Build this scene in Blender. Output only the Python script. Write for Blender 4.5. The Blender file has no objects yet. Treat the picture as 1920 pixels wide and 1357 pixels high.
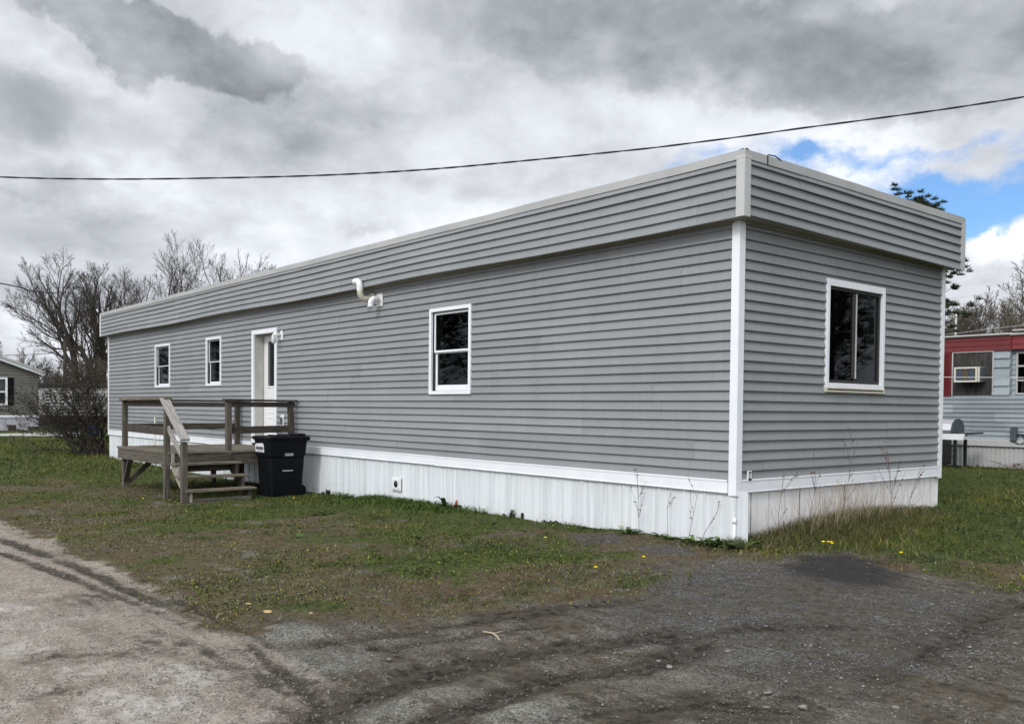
import bpy, math, random
import numpy as np
from mathutils import Vector, Matrix
R = math.radians
SC = bpy.context.scene
COL = SC.collection
random.seed(7)

# ---------------------------------------------------------------- camera
# home frame: origin at the near corner of the grey home, x along its long wall, y into the lot, z = 0 at the top of the skirting trim
CR = Vector((0.6368, 0.7709, 0.0100)); CU = Vector((-0.0250, 0.0077, 0.9997)); CF = Vector((-0.7706, 0.6369, -0.0242))
CT = Vector((5.5508, -7.5982, 0.7127))
cam = bpy.data.cameras.new('camera'); cam_o = bpy.data.objects.new('camera', cam); COL.objects.link(cam_o)
m = Matrix((CR, CU, -CF)).transposed().to_4x4(); m.translation = CT
cam_o.matrix_world = m
cam.sensor_width = 36.0; cam.lens = 1701.0 / 1920 * 36
cam.shift_x = 12.5 / 1920; cam.shift_y = 128.4 / 1920
cam.clip_start = 0.05; cam.clip_end = 3000
SC.camera = cam_o

def ray(px, py):
    return CR * ((px - 947.5) / 1701.0) + CU * (-(py - 806.9) / 1701.0) + CF
def at(d, px, py):                     # a point d metres in front of the viewpoint
    return CT + ray(px, py) * d

# ---------------------------------------------------------------- node helpers
class NT:
    def __init__(s, tree): s.t = tree; s.n = tree.nodes; s.l = tree.links
    def node(s, typ, **kw):
        n = s.n.new(typ)
        for k, v in kw.items():
            if k == 'ins':
                for i, val in v.items():
                    if hasattr(val, 'is_output') or isinstance(val, bpy.types.NodeSocket): s.l.new(val, n.inputs[i])
                    else: n.inputs[i].default_value = val
            else: setattr(n, k, v)
        return n
    def math(s, op, a, b=0.0, clamp=False):
        n = s.node('ShaderNodeMath', operation=op, use_clamp=clamp, ins={0: a, 1: b}); return n.outputs[0]
    def vmath(s, op, a, b=(0, 0, 0)):
        n = s.node('ShaderNodeVectorMath', operation=op, ins={0: a, 1: b}); return n
    def dot(s, a, b): return s.vmath('DOT_PRODUCT', a, b).outputs['Value']
    def mix(s, f, a, b):
        n = s.node('ShaderNodeMix', data_type='RGBA', clamp_factor=True)
        for i, v in ((0, f), (6, a), (7, b)):
            if isinstance(v, bpy.types.NodeSocket): s.l.new(v, n.inputs[i])
            else: n.inputs[i].default_value = (v if i == 0 else (tuple(v) + (1,))[:4])
        return n.outputs[2]
    def noise(s, vec, scale, detail=4, rough=.55, dist=0.0):
        n = s.node('ShaderNodeTexNoise', ins={'Vector': vec, 'Scale': scale, 'Detail': detail, 'Roughness': rough, 'Distortion': dist}); return n.outputs['Fac']
    def ramp(s, f, a, b):
        n = s.node('ShaderNodeMapRange', clamp=True, interpolation_type='SMOOTHSTEP', ins={0: f, 1: a, 2: b, 3: 0.0, 4: 1.0}); return n.outputs[0]
    def scale(s, vec, sc):
        return s.vmath('MULTIPLY', vec, sc).outputs[0]

# ---------------------------------------------------------------- world: broken cloud over a little blue
SUN_EL, SUN_AZ = R(38), math.atan2(-0.90, 0.32)        # direction to the sun in the xy plane
w = bpy.data.worlds.new('World'); SC.world = w; w.use_nodes = True
T = NT(w.node_tree); T.n.clear()
sky = T.node('ShaderNodeTexSky', sky_type='NISHITA', sun_disc=False, sun_elevation=SUN_EL, sun_rotation=math.pi / 2 - SUN_AZ, air_density=1.0, dust_density=0.6, ozone_density=2.0)
d0 = T.node('ShaderNodeTexCoord').outputs['Generated']
sep = T.node('ShaderNodeSeparateXYZ', ins={0: d0})
zc = T.math('ADD', T.math('MAXIMUM', sep.outputs[2], 0.0), 0.34)
pl = T.node('ShaderNodeCombineXYZ', ins={0: T.math('DIVIDE', sep.outputs[0], zc), 1: T.math('DIVIDE', sep.outputs[1], zc), 2: 0.0}).outputs[0]
# ragged directions: the cloud banks below get frayed outlines
wn = T.node('ShaderNodeTexNoise', ins={'Vector': d0, 'Scale': 7.0, 'Detail': 6.0, 'Roughness': .6}).outputs['Color']
dj = T.vmath('ADD', d0, T.scale(T.vmath('SUBTRACT', wn, (.5, .5, .5)).outputs[0], (.20, .20, .15))).outputs[0]
n_big = T.noise(pl, 1.7, 8, .55)
n_mid = T.ramp(T.noise(pl, 3.6, 10, .58), .44, .58)
n_dir = T.noise(T.scale(d0, (1, 1, 1.9)), 10.0, 10, .62)
n_bil = T.math('ABSOLUTE', T.math('SUBTRACT', T.noise(pl, 3.0, 9, .52, .25), .5))
n_bil2 = T.math('ABSOLUTE', T.math('SUBTRACT', T.noise(T.scale(d0, (1, 1, 1.7)), 7.0, 8, .55, .2), .5))
def bank(px, py, sx, sy, tilt=0.0, src=None):          # a soft cloud bank centred on a sky direction, angular half sizes sx, sy
    c = ray(px, py).normalized()
    ux = c.cross(Vector((0, 0, 1))).normalized(); uy = ux.cross(c)
    ct, st = math.cos(tilt), math.sin(tilt)
    ux, uy = ux * ct + uy * st, uy * ct - ux * st
    v = src or dj
    a = T.math('DIVIDE', T.dot(v, tuple(ux)), sx); b = T.math('DIVIDE', T.dot(v, tuple(uy)), sy)
    q = T.math('ADD', T.math('MULTIPLY', a, a), T.math('MULTIPLY', b, b))
    e = T.math('POWER', 2.718, T.math('MULTIPLY', q, -1.0))
    return T.math('MULTIPLY', e, T.math('GREATER_THAN', T.dot(v, tuple(c)), 0.0))
def bsum(lst):
    s = None
    for args, k in lst:
        b = T.math('MULTIPLY', bank(*args), k)
        s = b if s is None else T.math('ADD', s, b)
    return s
lum = T.math('ADD', 0.765, T.math('MULTIPLY', T.math('SUBTRACT', n_big, .5), 0.30))
lum = T.math('ADD', lum, T.math('MULTIPLY', T.math('SUBTRACT', n_mid, .5), 0.10))
lum = T.math('ADD', lum, T.math('MULTIPLY', T.math('SUBTRACT', n_dir, .5), 0.30))
lum = T.math('ADD', lum, bsum([
    ((370, 95, .085, .05, -.35), -.08), ((240, 20, .14, .04, -.25), -.08), ((30, 170, .06, .04), -.12),
    ((1450, 40, .30, .075), -.16), ((1820, 100, .15, .06), -.12), ((960, 60, .08, .05), -.08),
    ((650, 255, .12, .055), -.09), ((560, 215, .04, .03), -.08), ((90, 400, .11, .05), -.13), ((60, 550, .09, .03), -.16), ((710, 418, .05, .006), -.16), ((330, 230, .08, .03), -.05),
    ((620, 60, .11, .06), .12), ((90, 115, .06, .02), .18), ((230, 335, .10, .022), .22), ((760, 450, .18, .035), .24), ((1270, 205, .10, .028), .22),
    ((1480, 255, .13, .03), .26), ((1620, 300, .08, .03), .2), ((1880, 465, .03, .02), .5), ((60, 625, .12, .014), .2), ((140, 592, .08, .010), .16)]))
lum = T.math('MAXIMUM', lum, 0.20)
lum = T.math('ADD', lum, T.math('ADD', T.math('MULTIPLY', T.math('SUBTRACT', n_bil, .085), .62), T.math('MULTIPLY', T.math('SUBTRACT', n_bil2, .085), .62)))
def crisp(lst, lo, hi):                                # the same banks with torn, firm edges
    b = T.math('ADD', bsum(lst), T.math('ADD', T.math('MULTIPLY', T.math('SUBTRACT', n_dir, .5), 1.1), T.math('MULTIPLY', T.math('SUBTRACT', n_bil2, .085), 1.4)))
    return T.ramp(b, lo, hi)
lum = T.math('ADD', lum, T.math('MULTIPLY', crisp([((375, 95, .075, .042, -.4), 1.0), ((200, 20, .15, .030, -.15), 1.0)], .38, .72), -.21))
lum = T.math('ADD', lum, T.math('MULTIPLY', crisp([((1330, 60, .24, .058, -.05), 1.0), ((1700, 110, .20, .055), .9), ((900, 30, .10, .04), .8)], .34, .66), -.13))
lum = T.math('ADD', lum, T.math('MULTIPLY', crisp([((60, 215, .09, .05), .8), ((560, 240, .10, .04, -.2), .8), ((820, 330, .07, .02), .5), ((100, 420, .12, .035), .7)], .40, .75), -.10))
# the cloud towards the hidden sun (behind the viewer) is thinner and brighter
sd = Vector((math.cos(SUN_AZ) * math.cos(SUN_EL), math.sin(SUN_AZ) * math.cos(SUN_EL), math.sin(SUN_EL)))
glow = T.ramp(T.dot(d0, tuple(sd)), 0.05, 1.0)
lum = T.math('ADD', lum, T.math('MULTIPLY', glow, .95))
tint = T.mix(T.ramp(lum, .2, .75), (.915, .975, 1.075), (.955, .99, 1.06))
cloud = T.vmath('SCALE', tint); T.l.new(lum, cloud.inputs['Scale'])
hole = bsum([((1740, 375, .17, .055, -.12), 1.05), ((1840, 410, .08, .045), .6), ((1545, 288, .05, .016), .62), ((1740, 265, .06, .010), .42), ((1290, 300, .09, .012), .30), ((1400, 262, .05, .010), .30), ((1870, 470, .05, .02), -.9), ((1640, 310, .055, .026), -.45), ((1830, 355, .05, .008), -.35), ((1800, 400, .05, .006), -.3)])
hole = T.math('ADD', hole, T.math('MULTIPLY', T.math('SUBTRACT', n_dir, .5), 1.7))
hole = T.math('MULTIPLY', T.ramp(hole, .30, .95), .94)
hole = T.math('MULTIPLY', hole, T.ramp(bank(1700, 380, .42, .17, 0, d0), .12, .45))
bg1 = T.node('ShaderNodeBackground', ins={0: T.vmath('MULTIPLY', sky.outputs[0], (.60, .86, 1.12)).outputs[0], 1: 0.125})
bg2 = T.node('ShaderNodeBackground', ins={0: cloud.outputs[0], 1: 1.0})
mx = T.node('ShaderNodeMixShader', ins={0: hole, 1: bg2.outputs[0], 2: bg1.outputs[0]})
T.l.new(mx.outputs[0], T.node('ShaderNodeOutputWorld').inputs[0])

sun = bpy.data.lights.new('sun', 'SUN'); sun.energy = 1.6; sun.angle = R(14); sun.color = (1.0, .965, .91)
sun_o = bpy.data.objects.new('sun', sun); COL.objects.link(sun_o)
sun_o.rotation_euler = (-sd).to_track_quat('-Z', 'Y').to_euler()
SC.view_settings.view_transform = 'Standard'; SC.view_settings.look = 'None'
SC.view_settings.exposure = 0.05; SC.view_settings.gamma = 1.0
SC.render.engine = 'CYCLES'
cy = SC.cycles; cy.max_bounces = 6; cy.diffuse_bounces = 3; cy.glossy_bounces = 3; cy.transparent_max_bounces = 12; cy.use_denoising = True
cy.caustics_reflective = False; cy.caustics_refractive = False

# ---------------------------------------------------------------- materials
MATS = {}
def material(name, fn):
    mt = bpy.data.materials.new(name); mt.use_nodes = True
    t = NT(mt.node_tree); t.n.clear()
    out = t.node('ShaderNodeOutputMaterial')
    b = t.node('ShaderNodeBsdfPrincipled')
    t.l.new(b.outputs[0], out.inputs[0])
    fn(t, b, out); MATS[name] = mt
    return mt
def setc(t, b, col, rough=.6, spec=.4, metal=0.0):
    if isinstance(col, bpy.types.NodeSocket): t.l.new(col, b.inputs['Base Color'])
    else: b.inputs['Base Color'].default_value = tuple(col) + (1,)
    if isinstance(rough, bpy.types.NodeSocket): t.l.new(rough, b.inputs['Roughness'])
    else: b.inputs['Roughness'].default_value = rough
    b.inputs['Specular IOR Level'].default_value = spec; b.inputs['Metallic'].default_value = metal
def bump(t, b, h, strength=.3, dist=.01):
    n = t.node('ShaderNodeBump', ins={'Strength': strength, 'Distance': dist, 'Height': h}); t.l.new(n.outputs[0], b.inputs['Normal'])
def pos(t): return t.node('ShaderNodeNewGeometry').outputs['Position']
def attr(t, name): return t.node('ShaderNodeAttribute', attribute_name=name)

def mottled(name, c1, c2, scale=3.0, rough=.6, spec=.4, metal=0.0, fine=60.0, stretch=(1, 1, 1), bstr=.15, bdist=.003):
    def fn(t, b, o):
        p = t.scale(pos(t), stretch)
        n1 = t.noise(p, scale, 6, .62); n2 = t.noise(p, fine, 3, .6)
        f = t.math('ADD', t.math('MULTIPLY', t.ramp(n1, .3, .7), .7), t.math('MULTIPLY', n2, .3))
        setc(t, b, t.mix(f, c1, c2), rough, spec, metal)
        bump(t, b, n2, bstr, bdist)
    return material(name, fn)

def siding_mat(name, c, dirt=(.9, .9, .88), var=.10):
    def fn(t, b, o):
        p = pos(t)
        tint = attr(t, 'tint').outputs['Fac']
        grain = t.noise(t.scale(p, (2.2, 2.2, 70)), 6, 4, .6)
        wash = t.noise(t.scale(p, (1.0, 1.0, .5)), 1.1, 6, .62)
        streak = t.noise(t.scale(p, (14, 14, .5)), 2.0, 4, .6)
        f = t.math('ADD', t.math('MULTIPLY', t.math('SUBTRACT', tint, .5), var * 1.3), t.math('MULTIPLY', t.math('SUBTRACT', grain, .5), .16))
        f = t.math('ADD', f, t.math('MULTIPLY', t.math('SUBTRACT', wash, .5), .34))
        f = t.math('ADD', f, t.math('MULTIPLY', t.math('SUBTRACT', streak, .5), .24))
        f = t.math('ADD', f, 1.0)
        v = t.vmath('SCALE', c); t.l.new(f, v.inputs['Scale'])
        setc(t, b, v.outputs[0], .5, .35)
        bump(t, b, t.math('ADD', grain, t.math('MULTIPLY', wash, .6)), .12, .004)
    return material(name, fn)
siding_mat('grey_vinyl', (.226, .236, .243))
siding_mat('brown_vinyl', (.135, .13, .113))
siding_mat('blue_metal', (.27, .31, .335), var=.35)
siding_mat('red_metal', (.165, .024, .026), var=.35)
siding_mat('pale_vinyl', (.40, .40, .40))
mottled('white_vinyl', (.70, .73, .78), (.80, .81, .83), 2.0, .42, .4, fine=20)
mottled('trim_grey', (.40, .405, .40), (.50, .50, .495), 1.2, .45, .4, fine=30)
mottled('cap_grey', (.33, .335, .33), (.43, .43, .425), 1.2, .45, .4, fine=30)
mottled('soffit', (.22, .21, .175), (.34, .32, .27), 1.0, .6, .3)
mottled('roof_tar', (.09, .09, .095), (.2, .2, .2), 1.5, .8, .2)
mottled('black_plastic', (.0016, .0022, .004), (.0035, .0045, .007), 4, .5, .16, fine=160)
mottled('black_metal', (.008, .008, .009), (.018, .018, .02), 4, .45, .4)
mottled('steel', (.50, .50, .51), (.62, .62, .63), 3, .32, .5, .85, stretch=(1, 1, 14))
mottled('dark_bronze', (.02, .02, .02), (.035, .033, .03), 6, .4, .4)
mottled('pvc_white', (.62, .64, .64), (.78, .78, .77), 6, .35, .45, fine=25)
mottled('pvc_yellowed', (.44, .42, .33), (.60, .58, .48), 6, .4, .4)
mottled('door_white', (.66, .67, .66), (.78, .78, .77), 2, .45, .4)
mottled('jamb_grey', (.40, .39, .37), (.52, .51, .49), 4, .6, .3)
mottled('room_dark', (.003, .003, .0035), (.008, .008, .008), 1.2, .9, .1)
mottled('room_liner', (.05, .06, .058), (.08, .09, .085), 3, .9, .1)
mottled('bark_dark', (.032, .028, .024), (.07, .062, .052), 3, .9, .1, stretch=(1, 1, .3))
mottled('bark_grey', (.05, .045, .04), (.10, .09, .08), 3, .9, .1)
mottled('twig_tan', (.10, .085, .062), (.17, .145, .11), 2, .9, .1)
mottled('dry_stalk', (.30, .245, .165), (.44, .37, .26), 6, .9, .1)
mottled('dead_weed', (.10, .06, .045), (.17, .11, .08), 6, .9, .1)
mottled('needles', (.018, .03, .014), (.045, .06, .028), 2.5, .7, .2)
mottled('leaf_green', (.05, .10, .025), (.11, .17, .045), 9, .6, .3)
mottled('leaf_dark', (.028, .055, .022), (.055, .09, .032), 9, .6, .3)
mottled('bud_brown', (.035, .03, .025), (.07, .06, .045), 9, .8, .1)
mottled('dandelion', (.72, .50, .01), (.85, .66, .02), 60, .8, .1)
mottled('stone_pale', (.15, .14, .125), (.27, .255, .225), 18, .85, .2, bstr=.5)
mottled('leaf_tan', (.42, .30, .15), (.55, .42, .22), 20, .8, .1)
mottled('concrete', (.36, .35, .32), (.46, .45, .42), 2, .9, .2)
mottled('planter', (.05, .035, .028), (.09, .07, .06), 6, .8, .2)
mottled('blue_paint', (.03, .12, .50), (.05, .2, .65), 6, .5, .3)
mottled('lavender_skirt', (.42, .41, .46), (.5, .49, .53), 2, .7, .3)
mottled('cable_black', (.012, .012, .014), (.03, .03, .033), 20, .6, .3)
mottled('cable_pale', (.5, .5, .5), (.6, .6, .6), 20, .6, .3)
mottled('rust_red', (.22, .05, .03), (.3, .1, .06), 20, .8, .2)
mottled('ac_cream', (.52, .50, .44), (.64, .62, .55), 8, .6, .3)
mottled('ac_dark', (.05, .06, .07), (.09, .10, .11), 8, .6, .3)
mottled('ac_stain', (.075, .065, .04), (.11, .095, .06), 20, .7, .2)
mottled('ac_blue', (.05, .06, .09), (.075, .09, .13), 20, .7, .2)
mottled('label_white', (.62, .64, .66), (.74, .75, .76), 20, .5, .3)
mottled('label_dark', (.015, .02, .035), (.02, .03, .05), 20, .5, .3)
mottled('jar_glass', (.55, .56, .55), (.66, .66, .64), 20, .12, .6)
mottled('curtain', (.30, .34, .33), (.42, .46, .45), 6, .9, .1)
mottled('pale_wood_end', (.26, .23, .19), (.36, .33, .28), 10, .9, .1)

def fn(t, b, o):                       # skirting: white metal with rain streaks, grime and dirt splash
    p = pos(t); z = t.node('ShaderNodeSeparateXYZ', ins={0: p}).outputs[2]
    st = t.noise(t.scale(p, (9, 9, .35)), 2.2, 5, .65)
    st2 = t.noise(t.scale(p, (34, 34, .8)), 1.5, 3, .6)
    ln = t.noise(t.scale(p, (1, 1, .2)), 1.3, 3, .5)
    top = t.ramp(z, -.62, -.12); low = t.ramp(z, -.45, -.85)
    f = t.math('MULTIPLY', t.ramp(st, .50, .72), t.ramp(ln, .40, .60))
    f = t.math('MULTIPLY', f, t.math('ADD', .25, t.math('MULTIPLY', top, .75)))
    f = t.math('ADD', f, t.math('MULTIPLY', t.math('MULTIPLY', t.ramp(st2, .5, .75), top), .22))
    bd = t.noise(t.scale(p, (5.5, 5.5, 0.02)), 1.0, 2, .7); bd2 = t.noise(t.scale(p, (15, 15, 0.05)), 1.0, 1, .5)  # bands: panel shading and uneven staining, both put into the base colour
    base = t.mix(t.math('ADD', t.math('MULTIPLY', t.ramp(bd, .46, .54), .6), t.math('MULTIPLY', t.ramp(bd2, .48, .54), .4)), (.585, .615, .64), (.69, .72, .74))
    c = t.mix(f, base, (.40, .405, .35))
    spl = t.math('MULTIPLY', t.ramp(t.noise(p, 7, 6, .65), .4, .7), low)
    c = t.mix(t.math('MULTIPLY', spl, .55), c, (.30, .26, .20))
    setc(t, b, c, .5, .35)
material('skirt_white', fn)
def fn(t, b, o):                       # end skirting boards
    p = pos(t); z = t.node('ShaderNodeSeparateXYZ', ins={0: p}).outputs[2]
    n = t.noise(t.scale(p, (3, 3, 1)), 3, 7, .65); n2 = t.noise(t.scale(p, (1, 12, .6)), 2.5, 4, .6)
    c = t.mix(t.math('MULTIPLY', t.ramp(n, .42, .75), .7), (.78, .775, .78), (.60, .53, .47))
    c = t.mix(t.math('MULTIPLY', t.ramp(n2, .55, .8), .5), c, (.50, .46, .43))
    c = t.mix(t.math('MULTIPLY', t.ramp(z, -.40, -.66), .35), c, (.42, .37, .31))
    setc(t, b, c, .65, .25)
material('skirt_board', fn)
def wood(name, c1, c2, c3):
    def fn(t, b, o):
        g = attr(t, 'grain').outputs['Vector']
        n1 = t.noise(t.scale(g, (1.2, 34, 34)), 3.0, 6, .65, .4)
        n2 = t.noise(t.scale(g, (.7, 3, 3)), 3.0, 4, .6)
        n3 = t.noise(t.scale(g, (5, 110, 110)), 2.0, 3, .6)
        c = t.mix(t.ramp(n1, .34, .68), c1, c2)
        c = t.mix(t.math('MULTIPLY', t.ramp(n2, .42, .72), .8), c, c3)
        c = t.mix(t.math('MULTIPLY', t.ramp(n3, .60, .68), .7), c, (.02, .018, .015))
        setc(t, b, c, .9, .15)
        bump(t, b, t.math('ADD', n1, n3), .5, .004)
    return material(name, fn)
wood('grey_wood', (.045, .040, .032), (.185, .168, .138), (.095, .083, .066))
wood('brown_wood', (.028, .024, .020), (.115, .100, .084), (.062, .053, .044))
wood('pale_wood', (.17, .16, .145), (.46, .44, .41), (.28, .265, .24))
wood('deck_wood', (.075, .066, .050), (.25, .222, .175), (.14, .122, .092))
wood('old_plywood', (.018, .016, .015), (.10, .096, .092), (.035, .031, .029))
def fn(t, b, o):                       # window glass: clear with a dim room behind
    tr = t.node('ShaderNodeBsdfTransparent', ins={0: (.62, .66, .66, 1)})
    gl = t.node('ShaderNodeBsdfGlossy', ins={0: (.9, .95, 1, 1), 1: .015})
    fr = t.node('ShaderNodeFresnel', ins={0: 1.42})
    mxn = t.node('ShaderNodeMixShader', ins={0: t.math('MULTIPLY', fr.outputs[0], .8), 1: tr.outputs[0], 2: gl.outputs[0]})
    t.l.new(mxn.outputs[0], o.inputs[0])
material('glass', fn)
def fn(t, b, o):                       # blades: colour carried per blade
    c = attr(t, 'col').outputs['Color']
    t.l.new(c, b.inputs['Base Color']); b.inputs['Roughness'].default_value = .75; b.inputs['Specular IOR Level'].default_value = .15
material('blades', fn)
def fn(t, b, o):                       # ground: soil, thatch, gravel, road dust; zones come from the terrain's own attributes
    p = pos(t)
    A = lambda k: attr(t, k).outputs['Fac']
    road, drive, dark, rut, green, pale, blue = (A(k) for k in ('road', 'drive', 'dark', 'rut', 'green', 'pale', 'blue'))
    f1 = t.noise(p, 38, 5, .72); f2 = t.noise(p, 150, 3, .7); f3 = t.noise(p, 4.5, 7, .66); f4 = t.noise(p, 1.3, 6, .6); f5 = t.noise(p, 13, 5, .7)
    sx = t.noise(t.scale(p, (.55, 5.0, 1)), 1.5, 7, .66, .3)                 # drawn out along the wheel lanes
    def vor(sc):
        v = t.node('ShaderNodeTexVoronoi', feature='F1', ins={'Vector': p, 'Scale': sc, 'Randomness': 1.0})
        return v, t.node('ShaderNodeSeparateColor', ins={0: v.outputs['Color']}).outputs[0]
    vo, peb = vor(105.0); vo3, peb3 = vor(52.0); vo2, peb2 = vor(21.0)
    soil = t.mix(t.ramp(f5, .36, .60), (.030, .025, .014), (.120, .096, .058))
    thatch = t.mix(t.math('MULTIPLY', t.ramp(f1, .42, .66), t.ramp(f3, .3, .6)), soil, (.21, .170, .105))
    thatch = t.mix(t.math('MULTIPLY', t.ramp(f5, .45, .62), .6), thatch, (.048, .056, .016))
    f6 = t.noise(t.vmath('ADD', p, (7.3, 2.1, 0)).outputs[0], 1.9, 5, .6); f7 = t.noise(t.vmath('ADD', p, (1.7, 9.4, 0)).outputs[0], 2.6, 5, .62)
    thatch = t.mix(t.math('MULTIPLY', t.ramp(f6, .50, .62), .65), thatch, t.mix(t.ramp(f1, .35, .65), (.060, .038, .024), (.150, .105, .070)))
    thatch = t.mix(t.math('MULTIPLY', t.ramp(f7, .55, .66), .75), thatch, t.mix(t.ramp(f1, .35, .65), (.075, .068, .060), (.24, .225, .20)))
    grs = t.mix(t.ramp(t.math('ADD', t.math('MULTIPLY', f1, .5), t.math('MULTIPLY', f5, .5)), .36, .62), (.017, .026, .007), (.088, .112, .028))
    lawn = t.mix(t.ramp(t.math('ADD', green, t.math('MULTIPLY', t.math('SUBTRACT', t.math('ADD', t.math('MULTIPLY', f3, .55), t.math('MULTIPLY', f5, .45)), .5), 2.6)), .30, .72), thatch, grs)
    dust = t.mix(t.ramp(f3, .34, .66), (.250, .211, .168), (.375, .328, .273))
    dust = t.mix(t.math('MULTIPLY', t.ramp(sx, .48, .63), .7), dust, (.185, .152, .120))
    dust = t.mix(t.math('MULTIPLY', t.ramp(f4, .5, .72), .4), dust, (.215, .185, .155))
    dust = t.mix(t.math('MULTIPLY', pale, t.ramp(f3, .32, .60)), dust, (.50, .47, .43))
    rgrit = t.mix(t.ramp(t.math('ADD', t.math('MULTIPLY', peb, .6), t.math('MULTIPLY', f2, .4)), .3, .75), (.085, .072, .058), (.52, .48, .43))
    dust = t.mix(t.math('MULTIPLY', t.ramp(f5, .42, .58), .62), dust, rgrit)  # grit tone; the relief shading of clods is put into the colour too
    g_lo = t.mix(blue, (.038, .033, .026), (.026, .0255, .025)); g_hi = t.mix(blue, (.25, .23, .19), (.180, .177, .170))
    pm = t.math('ADD', t.math('MULTIPLY', peb, .42), t.math('ADD', t.math('MULTIPLY', peb3, .23), t.math('MULTIPLY', f2, .35)))
    grav = t.mix(t.ramp(pm, .25, .82), g_lo, g_hi)
    grav = t.mix(t.math('MULTIPLY', t.ramp(f4, .42, .62), t.math('SUBTRACT', .55, t.math('MULTIPLY', blue, .5))), grav, t.mix(t.ramp(f1, .3, .7), (.09, .087, .072), (.24, .232, .205)))
    mud = t.mix(t.ramp(f5, .35, .62), (.040, .033, .022), (.105, .088, .063))
    mk = t.math('ADD', t.math('MULTIPLY', f3, .35), t.math('ADD', t.math('MULTIPLY', f4, .2), t.math('MULTIPLY', sx, .45)))
    grav = t.mix(t.math('MULTIPLY', t.ramp(mk, .41, .55), t.math('SUBTRACT', .92, t.math('MULTIPLY', blue, .22))), grav, mud)
    grav = t.mix(t.math('MULTIPLY', pale, t.ramp(f3, .25, .6)), grav, t.mix(t.ramp(pm, .25, .8), (.10, .10, .085), (.36, .355, .32)))
    grav = t.mix(t.math('MULTIPLY', dark, .85), grav, t.mix(t.ramp(f2, .3, .7), (.012, .012, .014), (.045, .045, .05)))
    j = t.math('MULTIPLY', t.math('SUBTRACT', t.math('ADD', t.math('MULTIPLY', f3, .5), t.math('ADD', t.math('MULTIPLY', f1, .2), t.math('MULTIPLY', f5, .3))), .5), 3.0)
    c = t.mix(t.ramp(t.math('ADD', drive, j), .30, .70), lawn, grav)
    c = t.mix(t.ramp(t.math('ADD', road, j), .20, .80), c, dust)
    c = t.mix(t.math('MULTIPLY', t.ramp(t.math('ADD', rut, t.math('MULTIPLY', j, .9)), .06, .55), .92), c, t.mix(t.ramp(f5, .35, .62), (.018, .015, .011), (.075, .064, .050)))
    spk = t.math('MULTIPLY', t.math('GREATER_THAN', peb2, .95), t.math('LESS_THAN', vo2.outputs['Distance'], .26))
    c = t.mix(t.math('MULTIPLY', spk, .35), c, (.30, .29, .26))
    setc(t, b, c, .95, .12)
    h = t.math('ADD', t.math('MULTIPLY', vo.outputs['Distance'], -.4), t.math('ADD', f1, t.math('ADD', t.math('MULTIPLY', f2, .4), t.math('MULTIPLY', f5, .8))))
    bump(t, b, h, .9, .014)
material('earth', fn)

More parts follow.
